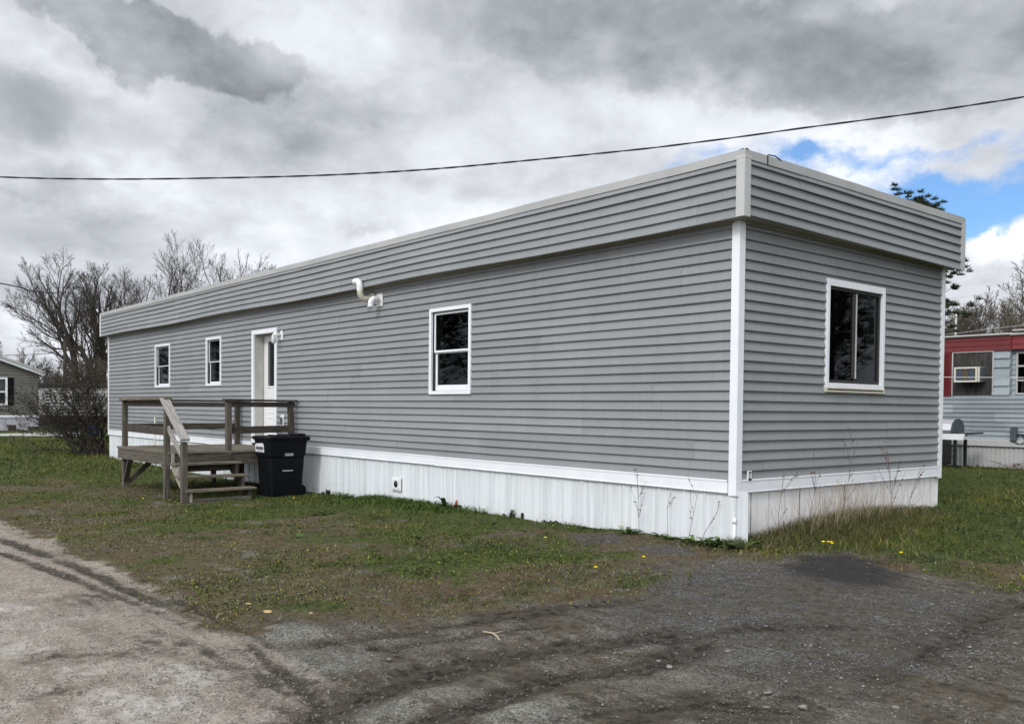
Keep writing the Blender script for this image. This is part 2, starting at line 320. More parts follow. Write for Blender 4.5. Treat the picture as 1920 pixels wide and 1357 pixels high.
# ---------------------------------------------------------------- mesh builder
class MB:
    def __init__(s): s.v = []; s.f = []; s.g = []; s.t = []; s.smooth = []
    def add(s, vs, fs, grain=None, tint=.5, smooth=False):
        o = len(s.v)
        s.v += [tuple(v) for v in vs]; s.f += [tuple(i + o for i in f) for f in fs]
        s.g += [tuple(x) for x in (grain if grain is not None else vs)]; s.t += [tint] * len(vs); s.smooth += [smooth] * len(fs)
    def box(s, c, size, rot=None, bev=0.0, jit=0.0):
        """box centred at c; grain runs along its longest side; rot is a Matrix"""
        hx, hy, hz = (q / 2 for q in size)
        b = min(bev, hx * .9, hy * .9, hz * .9)
        P = []; F = []
        if b <= 0:
            P = [(x, y, z) for x in (-hx, hx) for y in (-hy, hy) for z in (-hz, hz)]
            F = [(0, 1, 3, 2), (4, 6, 7, 5), (0, 4, 5, 1), (2, 3, 7, 6), (0, 2, 6, 4), (1, 5, 7, 3)]
        else:
            idx = {}
            for sx in (-1, 1):
                for sy in (-1, 1):
                    for sz in (-1, 1):
                        for a in range(3):
                            q = [sx * hx, sy * hy, sz * hz]
                            for k in range(3):
                                if k != a: q[k] -= (sx, sy, sz)[k] * b
                            idx[(sx, sy, sz, a)] = len(P); P.append(tuple(q))
            for a in range(3):
                o = [k for k in range(3) if k != a]
                for sg in (-1, 1):
                    def key(u, v):
                        t = [0, 0, 0]; t[a] = sg; t[o[0]] = u; t[o[1]] = v; return idx[(t[0], t[1], t[2], a)]
                    q = [key(-1, -1), key(1, -1), key(1, 1), key(-1, 1)]
                    F.append(tuple(q))
            for a in range(3):
                b1, b2 = [k for k in range(3) if k != a]
                for u in (-1, 1):
                    for v in (-1, 1):
                        def key(e, fa):
                            t = [0, 0, 0]; t[a] = e; t[b1] = u; t[b2] = v; return idx[(t[0], t[1], t[2], fa)]
                        F.append((key(-1, b1), key(1, b1), key(1, b2), key(-1, b2)))
            for sx in (-1, 1):
                for sy in (-1, 1):
                    for sz in (-1, 1): F.append(tuple(idx[(sx, sy, sz, a)] for a in range(3)))
        L = max(range(3), key=lambda k: size[k]); ot = [k for k in range(3) if k != L]
        off = Vector((random.uniform(0, 50), random.uniform(0, 50), random.uniform(0, 50)))
        G = [Vector((p[L], p[ot[0]], p[ot[1]])) + off for p in P]
        c = Vector(c)
        if jit: P = [tuple(q + random.uniform(-jit, jit) for q in p) for p in P]
        V = [(rot @ Vector(p) if rot else Vector(p)) + c for p in P]
        s.add(V, F, G)
    def bar(s, a, b, w, h, up=(0, 0, 1), bev=.004, ext=0.0):
        """rectangular timber from a to b, w across, h along 'up'"""
        a = Vector(a); b = Vector(b); d = (b - a); L = d.length + 2 * ext; x = d.normalized()
        up = Vector(up)
        y = up.cross(x)
        if y.length < 1e-4: y = Vector((0, 1, 0)).cross(x)
        y.normalize(); z = x.cross(y)
        s.box((a + b) / 2, (L, w, h), Matrix((x, y, z)).transposed(), bev)
    def prism(s, pts, axis_vec, smooth=False):
        """closed outline pts (3D, planar) extruded by axis_vec"""
        n = len(pts); A = Vector(axis_vec)
        V = [Vector(p) for p in pts] + [Vector(p) + A for p in pts]
        F = [tuple(range(n))[::-1], tuple(range(n, 2 * n))] + [(i, (i + 1) % n, (i + 1) % n + n, i + n) for i in range(n)]
        s.add(V, F)
    def tube(s, pts, rad, n=8, cap=True, smooth=True):
        pts = [Vector(p) for p in pts]; rr = rad if isinstance(rad, (list, tuple)) else [rad] * len(pts)
        V = []; F = []
        prev = None
        for i, p in enumerate(pts):
            d = (pts[min(i + 1, len(pts) - 1)] - pts[max(i - 1, 0)]).normalized()
            if prev is None:
                u = d.cross(Vector((0, 0, 1)))
                if u.length < .05: u = d.cross(Vector((1, 0, 0)))
            else: u = prev - d * prev.dot(d)
            u.normalize(); prev = u; v = d.cross(u)
            for k in range(n):
                a = 2 * math.pi * k / n
                V.append(p + (u * math.cos(a) + v * math.sin(a)) * rr[i])
        for i in range(len(pts) - 1):
            for k in range(n):
                F.append((i * n + k, i * n + (k + 1) % n, (i + 1) * n + (k + 1) % n, (i + 1) * n + k))
        if cap: F += [tuple(range(n))[::-1], tuple(range((len(pts) - 1) * n, len(pts) * n))]
        s.add(V, F, smooth=smooth)
    def pipe(s, pts, r, wall=.006, n=16):
        s.tube(pts, r, n, cap=False); s.tube(pts, r - wall, n, cap=False)
        for e, e2 in ((0, 1), (-1, -2)):
            d = (Vector(pts[e]) - Vector(pts[e2])).normalized(); u = d.cross(Vector((0, 0, 1)))
            if u.length < .05: u = d.cross(Vector((1, 0, 0)))
            u.normalize(); v = d.cross(u); V = []
            for k in range(n):
                a = 2 * math.pi * k / n
                V += [Vector(pts[e]) + (u * math.cos(a) + v * math.sin(a)) * q for q in (r, r - wall)]
            s.add(V, [(2 * k, 2 * k + 1, (2 * k + 3) % (2 * n), (2 * k + 2) % (2 * n)) for k in range(n)])
    def build(s, name, mat, parent=None, org=None):
        me = bpy.data.meshes.new(name)
        par = parent_org.get(parent.name, Vector((0, 0, 0))) if parent else Vector((0, 0, 0))
        base = Vector(org) if org is not None else par
        me.from_pydata([(v[0] - base[0], v[1] - base[1], v[2] - base[2]) for v in s.v], [], s.f)
        at_ = me.attributes.new('grain', 'FLOAT_VECTOR', 'POINT'); at_.data.foreach_set('vector', np.array(s.g, dtype=np.float32).ravel())
        at_ = me.attributes.new('tint', 'FLOAT', 'POINT'); at_.data.foreach_set('value', np.array(s.t, dtype=np.float32))
        me.polygons.foreach_set('use_smooth', s.smooth)
        me.materials.append(MATS[mat]); me.update()
        o = bpy.data.objects.new(name, me); COL.objects.link(o)
        if parent is not None: o.parent = parent; o.location = base - par
        else: o.location = base
        parent_org[o.name] = base
        return o
parent_org = {}
def tag(o, label, cat, group=None, kind=None):
    o['label'] = label
    if cat: o['category'] = cat
    if group: o['group'] = group
    if kind: o['kind'] = kind
    return o
def thing(name, loc, label, cat, group=None):
    o = bpy.data.objects.new(name, None); COL.objects.link(o); o.location = loc; o.empty_display_size = .2
    parent_org[o.name] = Vector(loc)
    return tag(o, label, cat, group)
def npmesh(name, V, F, mat, attrs=None, parent=None, smooth=False):
    me = bpy.data.meshes.new(name); V = np.asarray(V, np.float32); F = np.asarray(F, np.int32); k = F.shape[1]
    me.vertices.add(len(V)); me.vertices.foreach_set('co', V.ravel())
    me.loops.add(F.size); me.loops.foreach_set('vertex_index', F.ravel())
    me.polygons.add(len(F)); me.polygons.foreach_set('loop_start', np.arange(0, F.size, k, dtype=np.int32))
    if smooth: me.polygons.foreach_set('use_smooth', np.ones(len(F), dtype=bool))
    me.update(calc_edges=True)
    for kk, a in (attrs or {}).items():
        a = np.asarray(a, np.float32)
        if a.ndim == 1: me.attributes.new(kk, 'FLOAT', 'POINT').data.foreach_set('value', a)
        else: me.attributes.new(kk, 'FLOAT_COLOR', 'POINT').data.foreach_set('color', np.c_[a, np.ones(len(a))].astype(np.float32).ravel())
    me.materials.append(MATS[mat]); me.validate()
    o = bpy.data.objects.new(name, me); COL.objects.link(o)
    if parent is not None:
        o.parent = parent; o.matrix_parent_inverse = Matrix.Translation(-parent_org[parent.name])
    return o

# ---------------------------------------------------------------- terrain height and zones
HP = np.array([(-21, 0, -.76), (-20, 0, -.775), (-14, 0, -.82), (-9.3, 0, -.825), (-8, 0, -.81), (-6, 0, -.745), (-4.8, 0, -.725), (-3.2, 0, -.715), (-2.1, 0, -.70), (-1.3, 0, -.672), (-.5, 0, -.66),
    (.05, -.05, -.635), (.05, 1.2, -.59), (.05, 2.3, -.555), (.05, 3.5, -.552), (.05, 4.4, -.53), (-12.4, -2.2, -.83), (-9.4, -2.3, -.835), (-8.6, -2.4, -.83), (-8.7, -.8, -.83), (-6, -2, -.80), (-3, -2, -.77), (-1, -2, -.74),
    (.6, .3, -.655), (1.2, .7, -.67), (2.2, .3, -.70), (3.5, 0, -.72), (0, -1.3, -.71), (.5, -4, -.78), (-2, -5.2, -.79), (-7, -5.3, -.81), (-14, -5.5, -.83), (-25, -5.6, -.82), (5, -4, -.76), (5.5, -7.6, -.80), (2, -7, -.80), (-6, -9, -.82), (-20, -10, -.82), (8, -10, -.8),
    (3, 4, -.53), (2, 8, -.46), (-2.5, 10.3, -.36), (-2.5, 12.5, -.35), (6, 8, -.45), (9, 3, -.55), (8, -3, -.72), (-12, 8, -.5), (-12, 14, -.4), (-26, 1, -.75), (-30, 4, -.72), (-43, 3, -.56), (-50, 8, -.60), (-36, -4, -.7), (-50, -6, -.62), (15, 15, -.4), (0, 25, -.35), (-25, 20, -.45), (-70, 12, -.6), (-90, 40, -.5), (-60, -30, -.7), (20, -20, -.8), (40, 10, -.6)])
def gz(x, y):
    x = np.asarray(x, float); y = np.asarray(y, float); num = np.zeros_like(x); den = np.zeros_like(x)
    for px, py, pz in HP:
        q = ((x - px) ** 2 + (y - py) ** 2 + .12) ** -1.6
        num += q * pz; den += q
    far = 1e-6
    return (num + far * -.6) / (den + far)
def g1(x, y): return float(gz(np.array([x]), np.array([y]))[0])

def hsh(ix, iy, s):
    h = np.sin(ix * 127.1 + iy * 311.7 + s * 74.7) * 43758.5453
    return h - np.floor(h)
def vn(x, y, s=0):
    ix = np.floor(x); iy = np.floor(y); fx = x - ix; fy = y - iy; fx = fx * fx * (3 - 2 * fx); fy = fy * fy * (3 - 2 * fy)
    a = hsh(ix, iy, s); b = hsh(ix + 1, iy, s); c = hsh(ix, iy + 1, s); d = hsh(ix + 1, iy + 1, s)
    return a + (b - a) * fx + (c - a) * fy + (a - b - c + d) * fx * fy
def fbm(x, y, s=0, o=4):
    r = 0; a = .5; t = 0
    for k in range(o): r = r + a * vn(x * 2 ** k, y * 2 ** k, s + k); t += a; a *= .55
    return r / t
def gpt(px, py):                                   # where a sight line meets the ground
    z = -.76
    for _ in range(4):
        d = ray(px, py); p = CT + d * ((z - CT.z) / d.z); z = g1(p.x, p.y)
    return p
def poly(pxs): return np.array([(gpt(*q).x, gpt(*q).y) for q in pxs])
def sdist(x, y, P):                                # signed distance to a polygon, positive inside
    d = np.full(x.shape, 1e9); ins = np.zeros(x.shape, bool)
    for (ax, ay), (bx, by) in zip(P, np.roll(P, -1, 0)):
        ex, ey = bx - ax, by - ay; t = np.clip(((x - ax) * ex + (y - ay) * ey) / (ex * ex + ey * ey + 1e-12), 0, 1)
        d = np.minimum(d, np.hypot(x - ax - t * ex, y - ay - t * ey))
        ins ^= ((ay > y) != (by > y)) & (x < ax + (y - ay) * ex / (ey if abs(ey) > 1e-9 else 1e-9))
    return np.where(ins, d, -d)
def ldist(x, y, P):
    d = np.full(x.shape, 1e9)
    for (ax, ay), (bx, by) in zip(P[:-1], P[1:]):
        ex, ey = bx - ax, by - ay; t = np.clip(((x - ax) * ex + (y - ay) * ey) / (ex * ex + ey * ey + 1e-12), 0, 1)
        d = np.minimum(d, np.hypot(x - ax - t * ex, y - ay - t * ey))
    return d
def sm(v, a, b):
    t = np.clip((v - a) / (b - a), 0, 1); return t * t * (3 - 2 * t)
DRIVE = np.r_[poly([(455, 1192), (520, 1165), (700, 1158), (850, 1160), (1000, 1140), (1150, 1122), (1290, 1098), (1275, 1078), (1170, 1062), (1230, 1045), (1330, 1040), (1420, 1046), (1530, 1038), (1610, 1036), (1700, 1066), (1800, 1085), (1919, 1118)]), np.array([(4.5, 1.6), (9, 3), (14, -2), (12, -8), (3, -7), (.2, -6)])]
ROAD = np.r_[poly([(0, 982), (60, 1003), (150, 1042), (250, 1088), (350, 1132), (420, 1175), (520, 1225), (600, 1280), (660, 1357)]), np.array([(3.2, -5.6), (9, -6.2), (30, -7), (30, -40), (-60, -40), (-60, -5.6), (-20, -5.5)])]
PATCH = [(poly([(1040, 1000), (1150, 998), (1190, 1008), (1180, 1022), (1080, 1022)]), .8), (poly([(1165, 1022), (1260, 1016), (1320, 1028), (1330, 1046), (1200, 1040)]), 1.0)]
DARKP = poly([(1440, 1062), (1500, 1040), (1570, 1034), (1680, 1050), (1720, 1075), (1690, 1100), (1600, 1108), (1520, 1090)])
BLUE = np.r_[poly([(1080, 1130), (1330, 1048), (1480, 1060), (1640, 1090), (1850, 1120), (1919, 1160), (1880, 1230), (1700, 1290), (1450, 1290), (1250, 1230)])]
RUTS = [(poly([(0, 1008), (150, 1066), (330, 1141), (470, 1210), (560, 1280), (640, 1350)]), .13, .62), (poly([(0, 1034), (120, 1079), (260, 1130), (400, 1200)]), .10, .5),
        (poly([(330, 1126), (420, 1168), (510, 1210)]), .11, .8),
        (poly([(560, 1357), (700, 1297), (850, 1252), (1000, 1222), (1200, 1196), (1400, 1177), (1560, 1172)]), .17, 1.0), (poly([(740, 1258), (900, 1226), (1060, 1203), (1250, 1178)]), .07, .6),
        (poly([(790, 1357), (950, 1300), (1060, 1268), (1200, 1240), (1320, 1215)]), .15, .8), (poly([(880, 1335), (1000, 1298)]), .12, .6),
        (poly([(600, 1204), (760, 1186), (900, 1166), (1050, 1146)]), .13, .75), (poly([(700, 1214), (860, 1194), (1010, 1176)]), .08, .5), (poly([(900, 1152), (1020, 1140), (1180, 1122)]), .12, .85),
        (poly([(1330, 1184), (1420, 1168), (1510, 1182)]), .14, .8), (poly([(1640, 1260), (1750, 1215), (1850, 1160), (1919, 1130)]), .20, .6), (poly([(1080, 1266), (1200, 1254), (1320, 1215)]), .16, .7), (poly([(1100, 1345), (1300, 1320), (1480, 1325)]), .24, .5),
        (poly([(100, 1230), (280, 1220), (460, 1260)]), .22, .35), (poly([(60, 1310), (220, 1275), (330, 1260)]), .16, .35), (poly([(150, 1120), (300, 1185), (470, 1260), (620, 1330)]), .30, .42)]
PALES = [(20, 1138, 45, 8, 1), (45, 1217, 60, 16, 1), (140, 1258, 80, 18, .9), (350, 1266, 75, 22, 1.1), (250, 1322, 110, 38, .8), (45, 1312, 45, 28, .7), (150, 1156, 25, 6, .8), (60, 1172, 40, 8, .5), (280, 1222, 40, 8, .5), (200, 1150, 60, 10, .35),
    (545, 1190, 70, 22, .8), (620, 1235, 110, 26, .9), (760, 1205, 90, 14, .35), (720, 1335, 90, 28, .8), (840, 1300, 60, 16, .6), (1010, 1338, 110, 24, .8), (1240, 1275, 160, 20, .45), (1180, 1212, 70, 12, .5), (1400, 1230, 120, 18, .3), (1560, 1345, 150, 20, .4), (1330, 1175, 60, 8, .25)]
PALES = [(gpt(a, b), c * (gpt(a, b) - CT).dot(CF) / 1701, d * (gpt(a, b) - CT).dot(CF) ** 2 / (1701 * 1.5), k) for a, b, c, d, k in PALES]
HR = Vector((CR.x, CR.y)).normalized(); HFW = Vector((-HR.y, HR.x))
GREENS = [(gpt(760, 957), .55, 1.2), (gpt(690, 945), .4, 1.1), (gpt(600, 1140), .25, .7), (gpt(400, 960), .6, .5), (gpt(720, 1130), .12, .5), (gpt(680, 1005), .45, .35), (gpt(900, 1040), .3, .3)]
def zones(x, y):
    n1 = fbm(x * 1.3, y * 1.3, 1); n2 = fbm(x * 4, y * 4, 9); n3 = fbm(x * .45, y * .45, 21); n4 = fbm(x * .8, y * .8, 61)
    jit = (n1 - .5) * .7 + (n2 - .5) * .35
    z = {}
    sr = sdist(x, y, ROAD); sdv = sdist(x, y, DRIVE)
    z['road'] = sm(sr + jit * .55, -.22, .22)
    dr = sm(sdv + jit * 1.1, -.55, .40)
    for P, k in PATCH: dr = np.maximum(dr, k * sm(sdist(x, y, P) + jit * .3, -.1, .15))
    z['drive'] = dr
    z['dark'] = sm(sdist(x, y, DARKP) + jit * .35, -.12, .22)
    bl = sm(sdist(x, y, BLUE) + jit * .6, -.4, .4)
    for P, k in PATCH: bl = np.maximum(bl, sm(sdist(x, y, P), -.2, .2))
    z['blue'] = bl
    rut = np.zeros_like(x)
    for P, wd, k in RUTS: dl = ldist(x, y, P) + (n2 - .5) * .06; rut = np.maximum(rut, k * (1 - sm(dl, wd * .25, wd * 1.3)) * np.clip(2.1 * n4 - .12 + (n1 - .5) * 1.2, .35, 1.3) * (.74 + .26 * np.cos(dl / .028)))
    z['rut'] = np.clip(rut, 0, 1)
    dh = np.where((x < 0), -y, np.hypot(np.maximum(x, 0), np.minimum(y, 0)))
    side = sm(y - .55 * x, -.3, 1.6) * sm(x, -.6, .1)                     # the lawn past the end wall
    farl = sm(-x, 10.5, 15)
    gr = .52 + .38 * (1 - sm(-y - (n3 - .5) * 2.5, .6, 3.4)) + side * .9 + farl * .5 - .30 * sm(x, -2.5, .0) * (1 - side)
    gr = gr - .34 * sm(-y, 2.4, 4.8) * (1 - farl * .8) * (1 - side) + (n1 - .5) * 1.9 + (n3 - .5) * .8 + (n2 - .5) * .9
    for c, rr, k in GREENS: gr = gr + k * np.exp(-((x - c.x) ** 2 + (y - c.y) ** 2) / rr ** 2)
    gr = np.maximum(gr, sm(-x, 21, 26)); gr = np.maximum(gr, sm(y, 4, 7))
    z['green'] = np.clip(gr, 0, 1)
    pa = .5 * sm(fbm(x * .9 + 3, y * 2.2, 33), .50, .62) * sm(-y, 5.6, 6.3)
    for c, a, b, k in PALES:
        u = ((x - c.x) * HR.x + (y - c.y) * HR.y) / a; v = ((x - c.x) * HFW.x + (y - c.y) * HFW.y) / b
        pa = np.maximum(pa, k * (1 - sm(np.sqrt(u * u + v * v) + (n1 - .5) * .9 + (n2 - .5) * .7, .5, 1.25)))
    z['pale'] = np.clip(pa, 0, 1) * (1 - .8 * z['rut'])
    return z

def cam_polar(r, th):                              # fine near the place the photo was taken, coarse far away
    return CT.x + r * np.cos(th), CT.y + r * np.sin(th)
th0 = math.atan2(CF.y, CF.x)
ths = np.r_[np.linspace(th0 - R(36), th0 + R(36), 640), np.linspace(th0 + R(38), th0 + R(322), 110)]
rs = np.concatenate([np.geomspace(.35, 2.5, 12)[:-1], np.geomspace(2.5, 16, 250)[:-1], np.geomspace(16, 60, 80)[:-1], np.geomspace(60, 1500, 34)])
RR, TT = np.meshgrid(rs, ths, indexing='ij')
gx, gy = cam_polar(RR, TT)
zo = zones(gx.ravel(), gy.ravel())
zz = gz(gx.ravel(), gy.ravel())
X, Y = gx.ravel(), gy.ravel(); rr_ = RR.ravel()
det = np.clip(1.3 - rr_ / 22, 0, 1)
zz += det * ((fbm(X * 1.1, Y * 1.1, 5) - .5) * .06 + (fbm(X * 6, Y * 6, 15) - .5) * .03 + (fbm(X * 17, Y * 17, 16, 3) - .5) * .016) - det * .03 * zo['rut']
zz += det * .02 * zo['green'] * (1 - zo['road']) * (1 - zo['drive'])
nr, nt = RR.shape
idx = np.arange(nr * nt).reshape(nr, nt)
jn = np.roll(idx, -1, 1)
quads = np.stack([idx[:-1], idx[1:], jn[1:], jn[:-1]], -1).reshape(-1, 4)
V = np.c_[X, Y, zz]
fc_road = zo['road'][quads].mean(1); fc_drive = zo['drive'][quads].mean(1)
sel_r = fc_road > .5; sel_d = (~sel_r) & (fc_drive > .5); sel_l = ~(sel_r | sel_d)
for nm, sel in (('gravel_road', sel_r), ('gravel_driveway', sel_d), ('lawn', sel_l)):
    q = quads[sel]; u, inv = np.unique(q, return_inverse=True)
    o = npmesh(nm, V[u], inv.reshape(-1, 4), 'earth', {k: v[u] for k, v in zo.items()}, smooth=True)
    o['kind'] = 'structure'
tag(bpy.data.objects['gravel_road'], 'tan packed gravel road with tyre tracks in the left foreground', None)
tag(bpy.data.objects['gravel_driveway'], 'dark grey gravel parking patch in front of the end wall', None)
tag(bpy.data.objects['lawn'], 'patchy green and brown lawn around the grey home', None)

# ---------------------------------------------------------------- lap siding
CO = .1016
PROF = [(.002, -.0005), (.0285, 0.0), (.0288, .007), (.0085, .074), (.002, .1016)]   # (out from the wall, up)
def siding(mb, org, u, n, L, z0, nc, holes=(), phase=0.0, co=CO, wave=.0026, plen=3.66, zoff=None, ztop=None, top_cut=True, depth=1.0):
    """courses of lap siding from org along u (unit), n = outward normal; holes = (u0,u1,z0,z1)"""
    org = Vector(org); u = Vector(u); n = Vector(n); k = co / CO
    prof = [(a * k * depth, b * k) for a, b in PROF]
    rng = random.Random(int(phase * 1000) + nc)
    for c in range(nc):
        if c % 2 == 0 or c == 0:
            st = rng.uniform(0, plen); cuts = [0.0]
            q = st
            while q < L: 
                if q > .15 and L - q > .15: cuts.append(q)
                q += plen
            cuts.append(L); tints = [rng.random() for _ in cuts]
        za = z0 + c * co
        for i in range(len(cuts) - 1):
            raise_ = .003 * (i % 2); a, b = cuts[i], cuts[i + 1]
            # split at holes
            edges = sorted({a, b, *[q for h in holes for q in h[:2] if a < q < b]})
            for e0, e1 in zip(edges[:-1], edges[1:]):
                mid = (e0 + e1) / 2; segs = [(za - .0006, za + co)]
                if ztop is not None: segs = [(s0, min(s1, ztop)) for s0, s1 in segs if s0 < ztop]
                for h in holes:
                    if h[0] - 1e-6 <= mid <= h[1] + 1e-6:
                        ns = []
                        for s0, s1 in segs:
                            if s1 <= h[2] or s0 >= h[3]: ns.append((s0, s1)); continue
                            if s0 < h[2]: ns.append((s0, h[2]))
                            if s1 > h[3]: ns.append((h[3], s1))
                        segs = ns
                for s0, s1 in segs:
                    if s1 - s0 < .003: continue
                    pts = []
                    for (o1, h1), (o2, h2) in zip(prof[:-1], prof[1:]):
                        b1, b2 = za + h1, za + h2
                        if b2 < s0 or b1 > s1: continue
                        t1 = max(0, (s0 - b1) / (b2 - b1 + 1e-9)); t2 = min(1, (s1 - b1) / (b2 - b1 + 1e-9))
                        pa = (o1 + (o2 - o1) * t1, b1 + (b2 - b1) * t1); pb = (o1 + (o2 - o1) * t2, b1 + (b2 - b1) * t2)
                        if not pts: pts.append(pa)
                        pts.append(pb)
                    if len(pts) < 2: continue
                    m = max(1, int((e1 - e0) / .6)); Vv = []; Ff = []; np_ = len(pts)
                    for j in range(m + 1):
                        uu = e0 + (e1 - e0) * j / m; wv = rng.uniform(-wave, wave) if 0 < j < m else 0
                        dz = zoff(uu, (za - z0) / (nc * co)) if zoff else 0
                        for (o_, z_) in pts: 
                            q = org + u * uu + n * (o_ + raise_ + .0005 + wv * .5); Vv.append((q.x, q.y, q.z + z_ - org.z * 0 + dz + (wv if o_ > .01 else 0)))
                    for j in range(m):
                        for t in range(np_ - 1): Ff.append((j * np_ + t, (j + 1) * np_ + t, (j + 1) * np_ + t + 1, j * np_ + t + 1))
                    mb.add(Vv, Ff, tint=tints[i])
                    if raise_ > 0:                                     # lap edge of the upper panel
                        for jj, uu in ((0, e0), (m, e1)):
                            if uu in (a, b):
                                o0 = jj * np_; A = [Vector(Vv[o0 + t]) for t in range(np_)]
                                mb.add([*A, *[q - n * .003 for q in A]], [(t, t + 1, t + 1 + np_, t + np_) for t in range(np_ - 1)], tint=tints[i] - 1.6)

HL, HW = 20.966, 4.369; OV = .167; ZS = 2.605; ZF0, ZF1 = 2.60, 3.245
home = thing('mobile_home', (-HL / 2, HW / 2, -.75), 'long flat-roofed grey mobile home with white skirting, filling the middle of the view', 'mobile home')
zb = .003
def frame_ring(mb, org, u, n, u0, u1, z0, z1, wd, th, off, wb=None, wt=None):
    """rectangular frame: outer u0..u1 x z0..z1, member width wd, thickness th out of the wall starting at off"""
    org = Vector(org); u = Vector(u); n = Vector(n); wb = wb or wd; wt = wt or wd
    rot = Matrix((u, n, Vector((0, 0, 1)))).transposed()
    def bx(a, b, c, d, t=th): mb.box(org + u * (a + b) / 2 + n * (off + t / 2) + Vector((0, 0, (c + d) / 2)), (b - a, t, d - c), rot, .004)
    bx(u0, u0 + wd, z0, z1); bx(u1 - wd, u1, z0, z1)
    bx(u0 + wd, u1 - wd, z0, z0 + wb, th - .002); bx(u0 + wd, u1 - wd, z1 - wt, z1, th - .002)
def quad(mb, org, u, n, u0, u1, z0, z1, off):
    org = Vector(org); u = Vector(u); n = Vector(n)
    mb.add([org + u * a + n * off + Vector((0, 0, z)) for a, z in ((u0, z0), (u1, z0), (u1, z1), (u0, z1))], [(0, 1, 2, 3)])
def room(mb, org, u, n, u0, u1, z0, z1, d0, d1, back=True, sides=True):
    org = Vector(org); u = Vector(u); n = Vector(n)
    c = [(u0, z0), (u1, z0), (u1, z1), (u0, z1)]
    A = [org + u * a + n * d0 + Vector((0, 0, z)) for a, z in c]; B = [org + u * a + n * d1 + Vector((0, 0, z)) for a, z in c]
    F = [(i, (i + 1) % 4, (i + 1) % 4 + 4, i + 4) for i in range(4)] if sides else []
    if back: F.append((4, 5, 6, 7))
    mb.add(A + B, F)
FU, FN = Vector((1, 0, 0)), Vector((0, -1, 0)); FO = Vector((-HL, 0, 0))        # long wall: u runs from the far end to the near corner
EU, EN = Vector((0, 1, 0)), Vector((1, 0, 0)); EO = Vector((0, 0, 0))
def hung_window(org, u, n, u0, u1, z0, z1):
    k = .5 if u0 < 9 else 1.0
    m = MB(); frame_ring(m, org, u, n, u0, u1, z0, z1, .052, .038, .004, .05); w_ = m.build('window', 'white_vinyl', home)
    zm = (z0 + z1) / 2
    a, b = u0 + .058, u1 - .058
    m = MB(); frame_ring(m, org, u, n, a + .012, b - .012, zm - .016, z1 - .062, .032 * k, .018, -.022); m.build('sash', 'white_vinyl', w_)
    m = MB(); frame_ring(m, org, u, n, a + .012, b - .012, z0 + .052, zm + .016, .046 * k, .018, -.050, .085 * k); m.build('sash', 'white_vinyl', w_)
    m = MB(); quad(m, org, u, n, a + .04, b - .04, zm, z1 - .09, -.012); m.build('pane', 'glass', w_)
    m = MB(); quad(m, org, u, n, a + .05, b - .05, z0 + .13, zm - .01, -.040); m.build('pane', 'glass', w_)
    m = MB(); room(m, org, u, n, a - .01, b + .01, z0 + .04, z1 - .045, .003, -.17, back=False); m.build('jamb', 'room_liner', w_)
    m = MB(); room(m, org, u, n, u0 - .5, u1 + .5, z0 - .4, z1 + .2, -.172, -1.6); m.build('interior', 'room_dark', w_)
    return w_
FX = lambda x: x + HL
wins = [(FX(-17.13), FX(-16.09), 1.14, 2.178), (FX(-13.86), FX(-13.03), 1.137, 2.178), (FX(-5.36), FX(-4.365), .905, 2.143)]
for q in wins: hung_window(FO, FU, FN, *q)
# slider in the end wall
e0, e1, ez0, ez1 = 1.57, 2.845, .977, 2.195
m = MB(); frame_ring(m, EO, EU, EN, e0, e1, ez0, ez1, .058, .040, .004, .06, .078); w_ = m.build('window', 'white_vinyl', home)
m = MB(); frame_ring(m, EO, EU, EN, e0 - .004, e1 + .004, ez0 - .045, ez0 + .012, .02, .05, .004, .02); m.build('sill', 'pvc_yellowed', w_)
m = MB(); frame_ring(m, EO, EU, EN, e0 + .060, e1 - .060, ez0 + .062, ez1 - .081, .03, .028, -.018, .035)
m.box((-.005, 2.205, (ez0 + ez1) / 2), (.03, .075, ez1 - ez0 - .24), None, .004); m.build('sash', 'dark_bronze', w_)
m = MB(); m.box((.0145, 2.232, (ez0 + ez1) / 2), (.012, .016, ez1 - ez0 - .245), None, .002); m.build('screen_rail', 'trim_grey', w_)
m = MB(); quad(m, EO, EU, EN, e0 + .095, 2.17, ez0 + .10, ez1 - .12, -.006); m.build('pane', 'glass', w_)
m = MB(); quad(m, EO, EU, EN, 2.24, e1 - .095, ez0 + .10, ez1 - .12, -.012); m.build('pane', 'glass', w_)
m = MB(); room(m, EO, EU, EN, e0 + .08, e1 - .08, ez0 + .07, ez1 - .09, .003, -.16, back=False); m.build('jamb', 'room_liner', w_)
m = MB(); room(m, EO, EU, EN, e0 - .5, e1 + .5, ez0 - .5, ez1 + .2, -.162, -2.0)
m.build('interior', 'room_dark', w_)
m = MB()
for k, zc_ in enumerate((1.40, 1.37, 1.31)): m.box((-.75, 1.86 + .02 * k, zc_), (.25, .46, .018), None, .004)
m.build('shelf', 'room_liner', w_)

